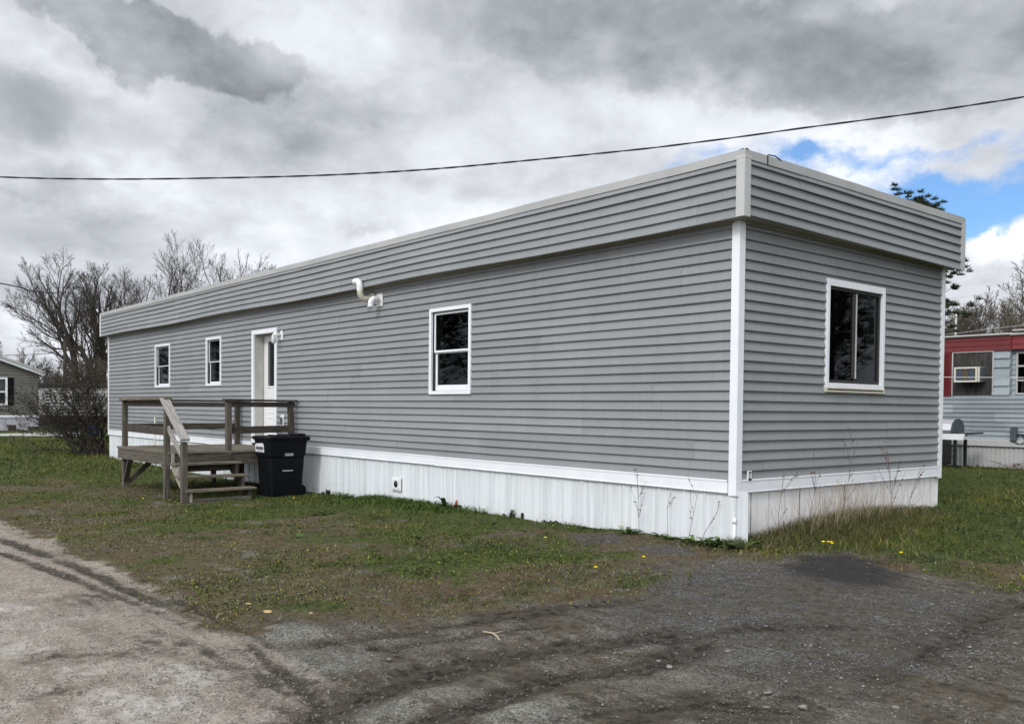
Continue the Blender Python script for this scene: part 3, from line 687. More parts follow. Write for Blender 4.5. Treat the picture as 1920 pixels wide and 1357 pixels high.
# door, deep in its frame
d0_, d1_ = FX(-11.49), FX(-10.38)
m = MB(); frame_ring(m, FO, FU, FN, d0_, d1_, -.01, 2.195, .085, .04, .002, .02); dfr = m.build('door_frame', 'white_vinyl', home)
m = MB(); room(m, FO, FU, FN, d0_ + .083, d1_ - .083, .0, 2.115, .003, -.19, back=False); m.build('jamb', 'jamb_grey', dfr)
m = MB()
Ud = lambda x: FX(x)
rotF = Matrix((FU, FN, Vector((0, 0, 1)))).transposed()
gx0, gx1, gzl, gzh = -11.20, -10.70, 1.10, 1.985
for a, b, c, d in ((-11.39, gx0, .01, 2.10), (gx1, -10.48, .01, 2.10), (gx0, gx1, .01, gzl), (gx0, gx1, gzh, 2.10)): m.box(FO + FU * (FX((a + b) / 2)) - FN * .205 + Vector((0, 0, (c + d) / 2)), (b - a, .045, d - c), rotF)
door = m.build('door', 'door_white', home)
m = MB(); frame_ring(m, FO, FU, FN, FX(gx0) - .03, FX(gx1) + .03, gzl - .03, gzh + .03, .036, .014, -.1805)
for a, b in ((-11.28, -10.97), (-10.90, -10.59)):
    for zz0, zz1 in ((.16, .50), (.58, .90)):
        frame_ring(m, FO, FU, FN, FX(a), FX(b), zz0, zz1, .02, .009, -.182)
m.build('moulding', 'white_vinyl', door)
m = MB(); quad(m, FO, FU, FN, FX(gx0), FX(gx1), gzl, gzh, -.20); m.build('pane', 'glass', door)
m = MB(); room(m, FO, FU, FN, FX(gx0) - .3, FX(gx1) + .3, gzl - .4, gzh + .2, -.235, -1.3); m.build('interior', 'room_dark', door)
m = MB(); m.tube([(-10.56, .18, .95), (-10.56, .12, .95)], .016, 10); m.tube([(-10.56, .125, .95), (-10.56, .095, .95)], [.03, .024], 12); m.build('handle', 'steel', door)

holes = [(q[0] + .03, q[1] - .03, q[2] + .03, q[3] - .03) for q in wins] + [(d0_ + .04, d1_ - .04, -.2, 2.15)]
m = MB(); siding(m, FO, FU, FN, HL, .105 - CO, 26, holes, 1.0, ztop=ZS + .01); m.build('wall', 'grey_vinyl', home)
m = MB(); siding(m, EO, EU, EN, HW, .105 - CO, 26, [(e0 + .03, e1 - .03, ez0 + .03, ez1 - .03)], 2.0, ztop=ZS + .01); m.build('wall', 'grey_vinyl', home)
m = MB(); quad(m, (-HL, 0, 0), EU, -EN, 0, HW, -.1, 2.62, 0); m.build('wall', 'grey_vinyl', home)
m = MB(); quad(m, (-HL, HW, 0), FU, -FN, 0, HL, -.1, 2.62, 0); m.build('wall', 'grey_vinyl', home)
# fascia: six lap courses in front of the roof edge, the end one hangs a little unevenly
fo = FO + Vector((-OV, -OV, 0)); FLf = HL + 2 * OV
m = MB(); siding(m, fo, FU, FN, FLf, ZF0, 7, (), 3.0, ztop=ZF1 - .035, zoff=lambda u, t: .012 * (1 - t) * math.sin(u * .9)); m.build('fascia', 'grey_vinyl', home)
m = MB(); siding(m, (OV, -OV, 0), EU, EN, HW + 2 * OV, ZF0 + .005, 7, (), 4.0, ztop=ZF1 - .035, zoff=lambda u, t: (1 - t) * (.018 - .055 * u / HW), plen=9); m.build('fascia', 'grey_vinyl', home)
m = MB(); quad(m, fo, EU, -EN, 0, HW + 2 * OV, ZF0, ZF1 - .02, 0); quad(m, fo + Vector((0, HW + 2 * OV, 0)), FU, -FN, 0, FLf, ZF0, ZF1 - .02, 0); m.build('fascia', 'grey_vinyl', home)
# roof edge cap
m = MB(); rng = random.Random(3)
def cap(a, b, nrm, n_, hgt=.085):
    a = Vector(a); b = Vector(b); d = (b - a).normalized()
    pts = [a + (b - a) * i / n_ for i in range(n_ + 1)]; prev = None; P = []
    for p in pts:
        dz = rng.uniform(-.004, .006); o = p + nrm * .03
        P.append([o + Vector((0, 0, -hgt)) - nrm * .028, o + Vector((0, 0, -hgt + dz * .5)), o + Vector((0, 0, dz)), o + Vector((0, 0, .012 + dz)) - nrm * .03, o + Vector((0, 0, .004)) - nrm * .075])
    V_ = [q for pp in P for q in pp]; n5 = 5
    m.add(V_, [(i * n5 + t, (i + 1) * n5 + t, (i + 1) * n5 + t + 1, i * n5 + t + 1) for i in range(n_) for t in range(4)], tint=.5)
cap((-HL - OV - .03, -OV, ZF1), (OV + .03, -OV, ZF1), FN, 26)
cap((OV, -OV - .03, ZF1 + .001), (OV, HW + OV + .03, ZF1 + .001), EN, 9)
cap((-HL - OV, HW + OV, ZF1), (-HL - OV, -OV, ZF1), -EN, 6)
cap((OV, HW + OV, ZF1), (-HL - OV, HW + OV, ZF1), -FN, 20)
m.build('roof_edge', 'cap_grey', home)
m = MB(); m.box((OV + .034, .17, ZF1 - .04), (.006, .012, .085)); m.tube([(OV + .025, .18, ZF1 + .014), (OV + .03, .30, ZF1 + .022), (OV + .032, .40, ZF1 - .004)], .006, 6); m.build('cap_seam', 'cable_black', home)
m = MB(); m.add([(-HL - OV, -OV, ZF1 - .01), (OV, -OV, ZF1 - .01), (OV, HW + OV, ZF1 - .01), (-HL - OV, HW + OV, ZF1 - .01), (-HL / 2 - 4, HW / 2, ZF1 + .02), (-4, HW / 2, ZF1 + .02)], [(0, 1, 5, 4), (1, 2, 5), (2, 3, 4, 5), (3, 0, 4)]); m.build('roof', 'roof_tar', home)
# soffit: underside with a trim strip against the wall
m = MB()
for (x0, x1, y0, y1) in ((-HL - OV, OV, -OV + .004, .02), (-.02, OV - .004, .02, HW + OV)): m.box(((x0 + x1) / 2, (y0 + y1) / 2, ZS + .014), (x1 - x0, y1 - y0, .02))
m.box((-HL / 2, -.035, ZS - .006), (HL - .1, .03, .022)); m.box((.035, HW / 2, ZS - .008), (.03, HW - .1, .024)); m.box((.034, .74, ZS - .0075), (.036, .02, .029))
m.build('soffit', 'soffit', home)
# corner posts
def corner(x, y, sx, sy, z0, z1, w_=.094, mat='white_vinyl', nm='corner_post', o_=.033):
    m = MB(); X0, Y0 = x + sx * o_, y + sy * o_
    pts = [(X0, Y0), (X0 - sx * w_, Y0), (X0 - sx * w_, Y0 - sy * o_), (X0 - sx * o_, Y0 - sy * o_), (X0 - sx * o_, Y0 - sy * w_), (X0, Y0 - sy * w_)]
    m.prism([(a, b, z0) for a, b in pts], (0, 0, z1 - z0)); return m.build(nm, mat, home)
corner(0, 0, 1, -1, -.142, ZS + .003); corner(0, HW, 1, 1, -.138, ZS + .003); corner(-HL, 0, -1, -1, -.138, ZS + .003)
corner(OV, -OV, 1, -1, ZF0 + .006, ZF1 - .055, .1, 'trim_grey', 'fascia_corner', .033); corner(OV, HW + OV, 1, 1, ZF0 - .035, ZF1 - .07, .1, 'trim_grey', 'fascia_corner', .034); corner(-HL - OV, -OV, -1, -1, ZF0, ZF1 - .05, .06, 'white_vinyl', 'fascia_corner', .032)
m = MB(); m.box((OV - .024, -OV + .024, ZF1 - .068), (.118, .118, .03), None, .004); m.build('cap_block', 'trim_grey', home)
# skirting trim
m = MB(); rng = random.Random(8)
for a, b in ((-HL, -15.2), (-15.2, -13.9), (-13.9, -11.5), (-10.37, -5.2), (-5.2, -.075)):
    dz = rng.uniform(-.004, .004)
    m.box(((a + b) / 2, -.012, -.058 + dz), (b - a - .003, .034, .112), None, .004); m.box(((a + b) / 2, -.018, .006 + dz), (b - a - .003, .032, .022), None, .003); m.box(((a + b) / 2, -.023, -.112 + dz), (b - a - .003, .020, .014), None, .003)
m.box((.012, HW / 2, -.057), (.034, HW - .15, .112), None, .004); m.box((.018, HW / 2, .008), (.032, HW - .15, .022), None, .003); m.box((.023, HW / 2, -.11), (.020, HW - .15, .014), None, .003)
m.build('skirting_trim', 'white_vinyl', home)
# skirting, long side: ribbed metal sheet
m = MB(); rng = random.Random(12)
us = []; u_ = -HL + .02
while u_ < -.005:
    if u_ < -8.15 and u_ > -9.7 or rng.random() < .10: pat = [(.0, 0), (.012, .016), (.028, .016), (.04, 0), (.062, 0)]
    else:
        pw_ = rng.choice((.24, .30, .20)); pat = [(0, 0), (.012, .016), (.03, .016), (.042, 0), (pw_ * .6, 0), (pw_ * .6 + .008, .005), (pw_ * .6 + .02, .005), (pw_ * .6 + .028, 0), (pw_ + .04, 0)]
    for a, d in pat[:-1]: us.append((u_ + a, d + rng.uniform(-.0008, .0008)))
    u_ += pat[-1][0]
us.append((-.003, 0))
V_ = []; 
for x, d in us:
    wob = .012 * math.sin(x * 2.1) + .006 * math.sin(x * 5.7)
    V_ += [(x, .012 - d, -.10), (x, .012 - d + wob * .6, -.5), (x, .012 - d + wob, -1.05)]
m.add(V_, [(i * 3 + t, i * 3 + t + 1, i * 3 + t + 4, i * 3 + t + 3) for i in range(len(us) - 1) for t in (0, 1)])
m.build('skirting', 'skirt_white', home)
m = MB(); y_ = .0; rng = random.Random(5)                               # end: upright boards with open joints
while y_ < HW - .04:
    w2 = min(rng.choice((.30, .31, .29)), HW - y_); x_ = -.012 + rng.uniform(-.003, .003)
    m.box((x_ - .003, y_ + w2 / 2, -.58), (.006, w2 - .011, .95), None, .001); y_ += w2
m.build('skirting', 'skirt_board', home)
m = MB(); m.box((-.026, HW / 2, -.58), (.01, HW - .01, .95)); m.build('backing', 'black_metal', home)
m = MB(); m.box((-HL, HW / 2, -.58), (.02, HW, .95)); m.box((-HL / 2, HW, -.58), (HL, .02, .95)); m.build('skirting', 'skirt_white', home)
m = MB(); m.prism([(.016, -.016, -.155), (-.10, -.016, -.155), (-.10, .004, -.155), (-.004, .004, -.155), (-.004, .115, -.155), (.016, .115, -.155)], (0, 0, -.75)); m.build('skirting_corner', 'skirt_white', home)
# flat dark patches set on the skirting foot for the shaded insides of holes
for x, w2, h2 in ((-8.62, .10, .09), (-8.42, .14, .12), (-8.25, .05, .06), (-8.05, .05, .05), (-7.35, .05, .08), (-7.15, .09, .09), (-5.05, .04, .08), (-4.62, .05, .1), (-4.5, .03, .06), (-3.55, .24, .07), (-3.28, .05, .12), (-2.72, .30, .06)):
    m = MB(); zb_ = g1(x, 0) - .01; k = 9
    top = [(x - w2 / 2 + w2 * i / k, -.006, zb_ + h2 * (.35 + .65 * random.random())) for i in range(k + 1)]
    m.prism([(x + w2 / 2, -.006, zb_ - .05), (x - w2 / 2, -.006, zb_ - .05)] + top, (0, .012, 0)); m.build('dark_hole_patch', 'black_metal', home)
# vents and boxes on the walls
m = MB(); y_ = -.006
m.box((-6.235, -.018, -.465), (.25, .022, .205), None, .006); m.box((-6.235, -.033, -.465), (.19, .018, .16), None, .006); dv = m.build('skirting_vent', 'pvc_white', home)
m = MB(); m.tube([(-6.215, -.03, -.46), (-6.215, -.0445, -.46)], .052, 16); m.build('opening', 'black_metal', dv)
m = MB(); m.tube([(-4.72, -.012, -.70), (-4.70, -.012, -.63), (-4.69, -.012, -.58)], [.03, .022, .008], 6); m.build('rust_stain', 'rust_red', home)
def arc(c, a, b, t0, t1, n_=9): return [Vector(c) + Vector(a) * math.cos(t0 + (t1 - t0) * i / n_) + Vector(b) * math.sin(t0 + (t1 - t0) * i / n_) for i in range(n_ + 1)]
m = MB(); m.box((-6.735, -.028, 2.393), (.17, .022, .205), None, .007); m.box((-6.735, -.035, 2.33), (.12, .016, .02)); ve = m.build('exhaust_vent', 'pvc_white', home)
rp = .047
m = MB(); P_ = [Vector((-6.735, -.03, 2.405)), Vector((-6.735, -.10, 2.405))] + arc((-6.735, -.11, 2.325), (0, 0, .08), (0, -.08, 0), .1, math.pi / 2) + [Vector((-6.735, -.19, 2.29))]
m.pipe(P_, rp); m.tube([(-6.735, -.19, 2.30), (-6.735, -.19, 2.275)], rp + .006, 16, cap=False); m.build('elbow', 'pvc_white', ve)
m = MB(); m.box((-6.98, -.026, 2.445), (.15, .02, .16), None, .007); vi = m.build('exhaust_vent', 'pvc_yellowed', home)
P_ = [Vector((-6.98, -.02, 2.43)), Vector((-6.98, -.13, 2.42))] + arc((-6.98, -.14, 2.52), (0, 0, -.10), (0, -.10, 0), .1, math.pi / 2) + [Vector((-6.985, -.24, 2.55))]
m = MB(); m.tube(P_, rp, 16, cap=False); m.build('elbow', 'pvc_yellowed', vi)
P2 = [Vector((-6.985, -.24, 2.545)), Vector((-6.985, -.24, 2.60))] + arc((-7.085, -.24, 2.60), (.10, 0, 0), (0, 0, .10), .1, 1.45) + [Vector((-7.135, -.245, 2.695))]
m = MB(); m.pipe(P2, rp + .005); m.build('elbow', 'pvc_white', vi)
m = MB(); m.box((-10.16, -.035, 2.03), (.10, .03, .18), None, .01); m.tube([(-10.16, -.04, 2.03), (-10.18, -.12, 2.04), (-10.22, -.17, 2.06), (-10.22, -.17, 2.03)], .022, 10); pl_ = m.build('porch_light', 'pvc_white', home)
m = MB(); m.tube([(-10.22, -.17, 2.045), (-10.22, -.17, 2.02), (-10.22, -.17, 1.99), (-10.22, -.17, 1.90), (-10.22, -.17, 1.875)], [.03, .034, .042, .042, .022], 14); m.build('glass_jar', 'jar_glass', pl_)
m = MB(); m.box((-10.13, -.03, .45), (.12, .03, .21), None, .01); ob = m.build('outlet_box', 'pvc_white', home)
m = MB(); m.box((-10.13, -.055, .44), (.075, .025, .13), None, .008); m.build('cover', 'ac_dark', ob)
m = MB(); m.box((.026, .195, .052), (.012, .075, .105), None, .003); br_ = m.build('wall_bracket', 'pvc_white', home)
m = MB(); m.box((.036, .195, .09), (.01, .03, .012)); m.box((.038, .195, .018), (.012, .035, .02)); m.box((.0335, .195, .054), (.004, .006, .07)); m.build('clip', 'black_metal', br_)
m = MB(); m.tube([(.006, -.012, -.95), (.006, -.012, -.40)], .014, 10); m.tube([(.006, -.012, -.42), (.006, -.012, -.37)], [.02, .02], 10); m.build('drain_pipe', 'white_vinyl', home)

# ---------------------------------------------------------------- deck with steps
dk = thing('wooden_deck', (-10.95, -1.15, -.83), 'weathered grey wooden deck with railings and steps in front of the white door', 'deck')
DX0, DX1, DY0 = -12.14, -9.42, -2.36; DZ = -.06
m = MB(); y_ = DY0 - .03; rng = random.Random(4)
while y_ < -.03:
    m.box(((DX0 + DX1) / 2 - .0, y_ + .068, DZ - .016 + rng.uniform(-.003, .003)), (DX1 - DX0 + .07 + rng.uniform(-.02, .02), .1395, .032), None, .003); y_ += .141
m.build('deck_boards', 'deck_wood', dk)
for a, b in (((DX0, DY0, DZ - .13), (DX1, DY0, DZ - .13)), ((DX1, DY0 + .02, DZ - .131), (DX1, -.03, DZ - .131)), ((DX0, DY0 + .02, DZ - .131), (DX0, -.03, DZ - .131))):
    m = MB(); m.bar(a, b, .038, .185); m.build('rim_joist', 'grey_wood', dk)
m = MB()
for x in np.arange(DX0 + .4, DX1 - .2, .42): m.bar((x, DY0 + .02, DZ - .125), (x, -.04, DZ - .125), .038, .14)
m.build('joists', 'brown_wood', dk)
def post(x, y, z1, z0=None, lean=(0, 0), s_=.089, mat='grey_wood'):
    m = MB(); z0 = g1(x, y) - .06 if z0 is None else z0
    m.bar((x, y, z0), (x + lean[0], y + lean[1], z1), s_, s_, up=(1, 0, 0)); return m.build('post', mat, dk)
RZ = .80
post(-12.11, -2.26, RZ); post(-9.47, -2.40, RZ - .005, lean=(0, .01)); post(-9.50, -1.33, RZ, DZ - .02, lean=(-.02, 0)); post(-9.52, -.13, RZ - .01, DZ - .2, lean=(-.05, -.02), mat='brown_wood'); post(-11.98, -.12, RZ - .02, DZ - .1, mat='brown_wood')
for x, y in ((-12.0, -.6), (-10.9, -.5)): post(x, y, DZ - .2)
def rail(a, b, w_=.14, h_=.038, mat='brown_wood', nm='rail', up=(0, 0, 1)):
    m = MB(); m.bar(a, b, w_, h_, up=up); return m.build(nm, mat, dk)
rail((-12.19, -2.28, RZ + .012), (-9.40, -2.40, RZ + .022), mat='deck_wood'); rail((-12.07, -2.235, RZ - .06), (-9.5, -2.33, RZ - .055), .038, .088)
rail((-12.05, -.05, RZ + .006), (-12.12, -2.2, RZ + .008), .12); rail((-12.03, -.10, RZ - .07), (-12.09, -2.2, RZ - .07), .038, .085)
rail((-9.50, -1.42, RZ + .015), (-9.55, -.05, RZ + .01), .13); rail((-9.50, -1.3, RZ - .06), (-9.55, -.07, RZ - .06), .038, .088)
rail((-12.09, -2.215, .285), (-9.5, -2.335, .275), .04, .14); rail((-12.0, -.17, .31), (-12.08, -2.2, .30), .038, .12); rail((-9.52, -1.3, .29), (-9.57, -.1, .31), .038, .125)
for a, b in (((-12.11, -2.25, -.74), (-11.6, -2.31, -.22)), ((-12.07, -2.22, -.74), (-12.07, -1.65, -.22)), ((-9.50, -2.32, -.60), (-9.95, -2.30, -.20))):
    m = MB(); m.bar(a, b, .04, .09, up=(0, 1, 0)); m.build('brace', 'grey_wood', dk)
# steps towards the gravel
for y in (-2.33, -1.36):
    m = MB(); g_ = -.84
    prof_ = [(-9.40, -.07), (-9.40, -.33), (-8.72, g_), (-8.56, g_), (-8.56, -.66), (-8.80, -.66), (-8.80, -.46), (-9.07, -.46), (-9.07, -.265), (-9.35, -.265), (-9.35, -.07)]
    if y > -2: prof_[-2:] = [(-9.35, -.265), (-9.35, -.12)]
    m.prism([(a, y - .02, b) for a, b in prof_], (0, .04, 0)); m.build('stringer', 'pale_wood_end' if y < -2 else 'brown_wood', dk)
for x, z, ya, yb in ((-9.20, -.245, -2.40, -1.27), (-8.93, -.44, -2.42, -1.26), (-8.66, -.638, -2.42, -1.25)):
    m = MB(); m.box((x, (ya + yb) / 2, z), (.27, yb - ya, .036), Matrix.Rotation(random.uniform(-.012, .012), 3, 'X'), .005); m.build('stair_tread', 'deck_wood', dk)
m = MB(); m.bar((-8.575, -2.30, -.80), (-8.575, -1.33, -.795), .036, .085); m.build('riser', 'grey_wood', dk)
m = MB(); m.bar((-9.3, -2.30, -.32), (-9.3, -1.4, -.32), .036, .12); m.build('riser', 'brown_wood', dk)
m = MB(); m.bar((-8.60, -2.43, g1(-8.6, -2.43) - .06), (-8.60, -2.43, .14), .089, .089, up=(1, 0, 0)); m.build('newel_post', 'grey_wood', dk)
m = MB(); m.bar((-9.46, -2.44, RZ + .02), (-8.52, -2.44, .17), .15, .038); m.build('handrail', 'pale_wood', dk)
m = MB(); m.bar((-9.44, -2.385, .34), (-8.62, -2.385, -.22), .038, .088); m.build('stair_rail', 'pale_wood', dk)

# ---------------------------------------------------------------- things by the deck
b_ = thing('trash_can', (-8.72, -.68, g1(-8.72, -.68)), 'black wheeled trash can with white sticker beside the wooden steps', 'trash can')
gb = g1(-8.72, -.68) + .005
def rrect(cx_, cy_, hx, hy, r, z, n_=5):
    P = []
    for sx, sy, a0 in ((1, 1, 0), (-1, 1, 90), (-1, -1, 180), (1, -1, 270)):
        for i in range(n_ + 1):
            a = R(a0 + 90 * i / n_); P.append((cx_ + sx * (hx - r) + r * math.cos(a), cy_ + sy * (hy - r) + r * math.sin(a), z))
    return P
def loft(mb, rings, cap0=True, cap1=True):
    n = len(rings[0]); V = [q for r_ in rings for q in r_]
    F = [(i * n + k, i * n + (k + 1) % n, (i + 1) * n + (k + 1) % n, (i + 1) * n + k) for i in range(len(rings) - 1) for k in range(n)]
    if cap0: F.append(tuple(range(n))[::-1])
    if cap1: F.append(tuple(range((len(rings) - 1) * n, len(rings) * n)))
    mb.add(V, F)
bx, by = -8.88, -.66
m = MB(); loft(m, [rrect(bx, by, .235, .29, .05, gb), rrect(bx, by, .24, .295, .06, gb + .06), rrect(bx, by + .0, .27, .325, .07, gb + .66), rrect(bx, by, .285, .342, .07, gb + .70), rrect(bx, by, .305, .365, .07, gb + .96), rrect(bx, by, .325, .385, .07, gb + .965), rrect(bx, by, .325, .385, .07, gb + .995)])
m.build('body', 'black_plastic', b_)
m = MB(); loft(m, [rrect(bx, by, .345, .405, .08, gb + .985), rrect(bx, by, .35, .41, .08, gb + 1.0), rrect(bx, by, .345, .405, .08, gb + 1.02), rrect(bx, by, .29, .35, .08, gb + 1.035), rrect(bx, by, .26, .32, .08, gb + 1.030)])
m.box((bx, by + .03, gb + 1.042), (.34, .04, .02), None, .006); m.box((bx, by - .14, gb + 1.042), (.34, .04, .02), None, .006); m.box((bx, by + .30, gb + 1.05), (.40, .14, .045), None, .015); m.build('lid', 'black_plastic', b_)
m = MB(); m.tube([(bx - .26, by + .40, gb + .97), (bx + .26, by + .40, gb + .97)], .018, 8); m.build('handle', 'black_plastic', b_)
for s_ in (-1, 1):
    m = MB(); m.tube([(bx + s_ * .15, by + .27, gb + .10), (bx + s_ * .20, by + .27, gb + .10)], .105, 18, smooth=False); m.build('wheel', 'black_plastic', b_)
yf = by - .353
def lab(mb, x0, x1, z0, z1, off=.0): # sticker on the front face, which leans out a little
    f = lambda z: by - .342 - (z - .70) / .26 * .023
    mb.add([(bx + x0, f(z0) - .003 - off, gb + z0), (bx + x1, f(z0) - .003 - off, gb + z0), (bx + x1, f(z1) - .003 - off, gb + z1), (bx + x0, f(z1) - .003 - off, gb + z1)], [(0, 1, 2, 3)])
m = MB(); lab(m, -.24, .10, .76, .88); f_ = by - .355
m.add([(bx - .24, f_ - .004, gb + .88), (bx + .10, f_ - .004, gb + .88), (bx + .06, f_ - .006, gb + .915), (bx - .20, f_ - .005, gb + .905)], [(0, 1, 2, 3)]); stk = m.build('sticker', 'label_white', b_)
m = MB(); lab(m, -.215, .075, .84, .85, .002)
for k, (a, wd) in enumerate(((-.215, .035), (-.17, .04), (-.12, .03), (-.08, .045), (-.025, .035), (.02, .05))): lab(m, a, a + wd, .80, .838, .002)
lab(m, -.16, .05, .772, .78, .002); m.build('lettering', 'label_dark', stk)
m = MB()
for k in range(6): m.add([(bx + .288, by - .06 + k * .026, gb + .70), (bx + .288, by - .042 + k * .026, gb + .70), (bx + .292, by - .042 + k * .026, gb + .745), (bx + .292, by - .06 + k * .026, gb + .745)], [(0, 1, 2, 3)])
m.build('number_label', 'jamb_grey', b_)
m = MB(); m.box((bx + .262, by + .0, gb + .45), (.012, .19, .016), None, .003); m.build('grip_bar', 'trim_grey', b_)
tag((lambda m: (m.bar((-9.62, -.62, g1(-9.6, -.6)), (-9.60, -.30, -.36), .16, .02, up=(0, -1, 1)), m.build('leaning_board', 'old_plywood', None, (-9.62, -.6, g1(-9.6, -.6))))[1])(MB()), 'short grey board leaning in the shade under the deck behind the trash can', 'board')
m = MB(); m.tube([(-16.58, -.20, g1(-16.6, -.2) - .03), (-16.7, -.18, -.1), (-16.84, -.13, .42)], .018, 7); tag(m.build('garden_stake', 'pvc_yellowed', None, (-16.6, -.2, -.8)), 'thin pale stake leaning on the wall behind the deck railing', 'stake')

# ---------------------------------------------------------------- overhead cables
def cable(pts, r, name, mat, label, cat='cable', twist=0):
    m = MB(); pts = [Vector(p) for p in pts]
    def cr(i, t):
        p0, p1, p2, p3 = (pts[max(0, min(len(pts) - 1, i + k))] for k in (-1, 0, 1, 2))
        return .5 * ((2 * p1) + (p2 - p0) * t + (2 * p0 - 5 * p1 + 4 * p2 - p3) * t * t + (3 * p1 - p0 - 3 * p2 + p3) * t ** 3)
    fine = []
    for i in range(len(pts) - 1):
        n_ = max(2, int((pts[i + 1] - pts[i]).length / (.045 if twist else 1.0)))
        fine += [cr(i, k / n_) for k in range(n_)]
    fine.append(pts[-1])
    if not twist: m.tube(fine, r, 5)
    else:
        s_ = 0; rng = random.Random(2)
        hs = [[], []]; ph = 0
        for i, p in enumerate(fine):
            ds = (fine[i] - fine[i - 1]).length if i else 0; s_ += ds; ph += ds * 2 * math.pi / (.85 + .3 * math.sin(s_ * .7))
            d = (fine[min(i + 1, len(fine) - 1)] - fine[max(i - 1, 0)]).normalized(); u = d.cross(Vector((0, 0, 1))).normalized(); v = d.cross(u)
            for k in (0, 1): hs[k].append(p + (u * math.cos(ph + k * math.pi) + v * math.sin(ph + k * math.pi)) * (r * .55))
        for h in hs: m.tube(h, r, 6)
    o = m.build(name, mat); return tag(o, label, cat)
cp = [(-22, -17.5, 6.6), (-14.5, -9.0, 4.8), (-12.2, -6.6, 4.36), (-10.3015, -4.6637, 4.2038), (-9.0321, -3.4575, 4.1356), (-7.7951, -2.2886, 4.1158), (-6.5898, -1.1574, 4.1186), (-5.4169, -.0636, 4.1662), (-4.2765, .9928, 4.2638), (-3.1676, 2.0116, 4.3715), (-2.6251, 2.5069, 4.4382), (-2.0906, 2.9928, 4.5107), (-1.564, 3.4693, 4.5888), (-1.045, 3.9363, 4.6578), (-.2812, 4.6191, 4.7617), (.218, 5.0626, 4.8406), (.5579, 5.3631, 4.8984), (2.2, 6.85, 5.22), (6, 10.3, 6.3)]
cable(cp, .0092, 'power_cable', 'cable_black', 'thick twisted black cable sagging across the sky above the flat roof', 'cable', 1)
cable([at(44, -300, 500), at(44, 0, 531), at(46, 55, 545), at(52, 110, 550)], .03, 'utility_wire', 'cable_black', 'thin dark wire running from the left edge to the big bare trees', 'cable')
cable([at(70, -200, 668), at(70, 45, 665), at(68, 130, 658), at(66, 260, 648)], .02, 'utility_wire', 'cable_black', 'faint wire low in the sky above the brown house roof at far left', 'cable')
cable([at(40, 1700, 566), at(40, 1780, 559), at(40, 1850, 552), at(38, 2000, 538)], .008, 'utility_wire', 'cable_pale', 'thin wire crossing the sky right of the roof corner, above the scrub trees', 'cable')
cable([at(26, 1700, 632), at(26, 1785, 626), at(25, 1850, 617), at(24, 1990, 602)], .005, 'utility_wire', 'cable_pale', 'pale wire just above the red trailer roof', 'cable')
cable([at(16.5, 1650, 706.5), at(16.5, 1768, 707), at(16.2, 1850, 707.5), at(15.5, 2050, 708)], .007, 'clothes_line', 'cable_pale', 'thin white line stretched in front of the blue trailer', 'clothes line')

# ---------------------------------------------------------------- red and blue trailer behind, on the right
tr = thing('red_trailer', (-3, 13, -.37), 'old blue-grey trailer with red upper band and a boarded window', 'trailer')
TY = 11.2; TN = Vector((0, -1, 0)); TU = Vector((1, 0, 0)); TX0, TX1 = -13.0, 3.0; TO = Vector((TX0, TY, 0)); tx = lambda x: x - TX0
m = MB(); siding(m, TO, TU, TN, TX1 - TX0, .19, 10, [(tx(-1.9), tx(3), 1.07, 3)], 5.0, co=.089, depth=.8, plen=1.15 * 2, ztop=1.07); siding(m, TO, TU, TN, tx(-2.93) - .62, 1.07, 5, (), 6.0, co=.18, depth=.6, ztop=1.945); siding(m, TO + TU * tx(-2.12), TU, TN, .31, 1.07, 5, (), 6.4, co=.18, depth=.6, ztop=1.95)
m.build('wall', 'blue_metal', tr)
m = MB(); siding(m, TO + Vector((0, .10, 0)) + TU * tx(-1.81), TU, TN, 4.8, 1.07, 9, [(.06, 1.9, .0, 1.92)], 6.7, co=.10, depth=.6, ztop=1.95); m.box((-1.81, TY + .05, 1.51), (.006, .10, .88)); m.build('wall', 'blue_metal', tr)
m = MB(); siding(m, TO - Vector((0, .035, 0)), TU, TN, tx(-1.80), 1.945, 3, (), 7.0, co=.105, depth=.35, plen=20, ztop=2.235); m.box((-1.80, TY - .03, 2.09), (.02, .06, .30)); m.add([(TX0, TY - .035, 1.945), (-1.8, TY - .035, 1.945), (-1.8, TY, 1.945), (TX0, TY, 1.945)], [(0, 1, 2, 3)])
siding(m, Vector((-1.79, TY - .02, 0)), TU, TN, 4.79, 1.955, 3, (), 7.5, co=.105, depth=.35, plen=20, ztop=2.30); m.add([(-1.9, TY - .02, 1.955), (3, TY - .02, 1.955), (3, TY + .12, 1.955), (-1.9, TY + .12, 1.955)], [(0, 1, 2, 3)]); m.build('band', 'red_metal', tr)
m = MB()
m.box((-3.24, TY - .012, 1.50), (.60, .015, .88)); m.box((-3.24, TY - .025, 1.93), (.60, .02, .03)); m.box((-3.24, TY - .025, 1.075), (.60, .02, .03)); m.box((-2.945, TY - .025, 1.5), (.025, .02, .84)); 
for k in range(17): m.box((-3.24, TY - .026, 1.11 + k * .049), (.565, .012, .036), Matrix.Rotation(.5, 3, 'X'))
m.build('shutter', 'red_metal', tr)
m = MB(); m.box((-2.51, TY - .012, 1.505), (.79, .02, .855)); bd = m.build('boarded_window', 'old_plywood', tr)
m = MB()
for x in (-2.905, -2.12): m.box((x, TY - .02, 1.505), (.02, .04, .87))
m.box((-2.51, TY - .02, 1.935), (.77, .04, .016)); m.build('frame', 'trim_grey', bd)
w_ = None
m = MB(); frame_ring(m, Vector((-1.79, TY + .10, 0)), TU, TN, .05, 1.95, 1.08, 1.91, .035, .03, .004)
for z in (1.36, 1.635): m.box((-.79, TY + .075, z), (1.82, .03, .03))
w_ = m.build('window', 'trim_grey', tr)
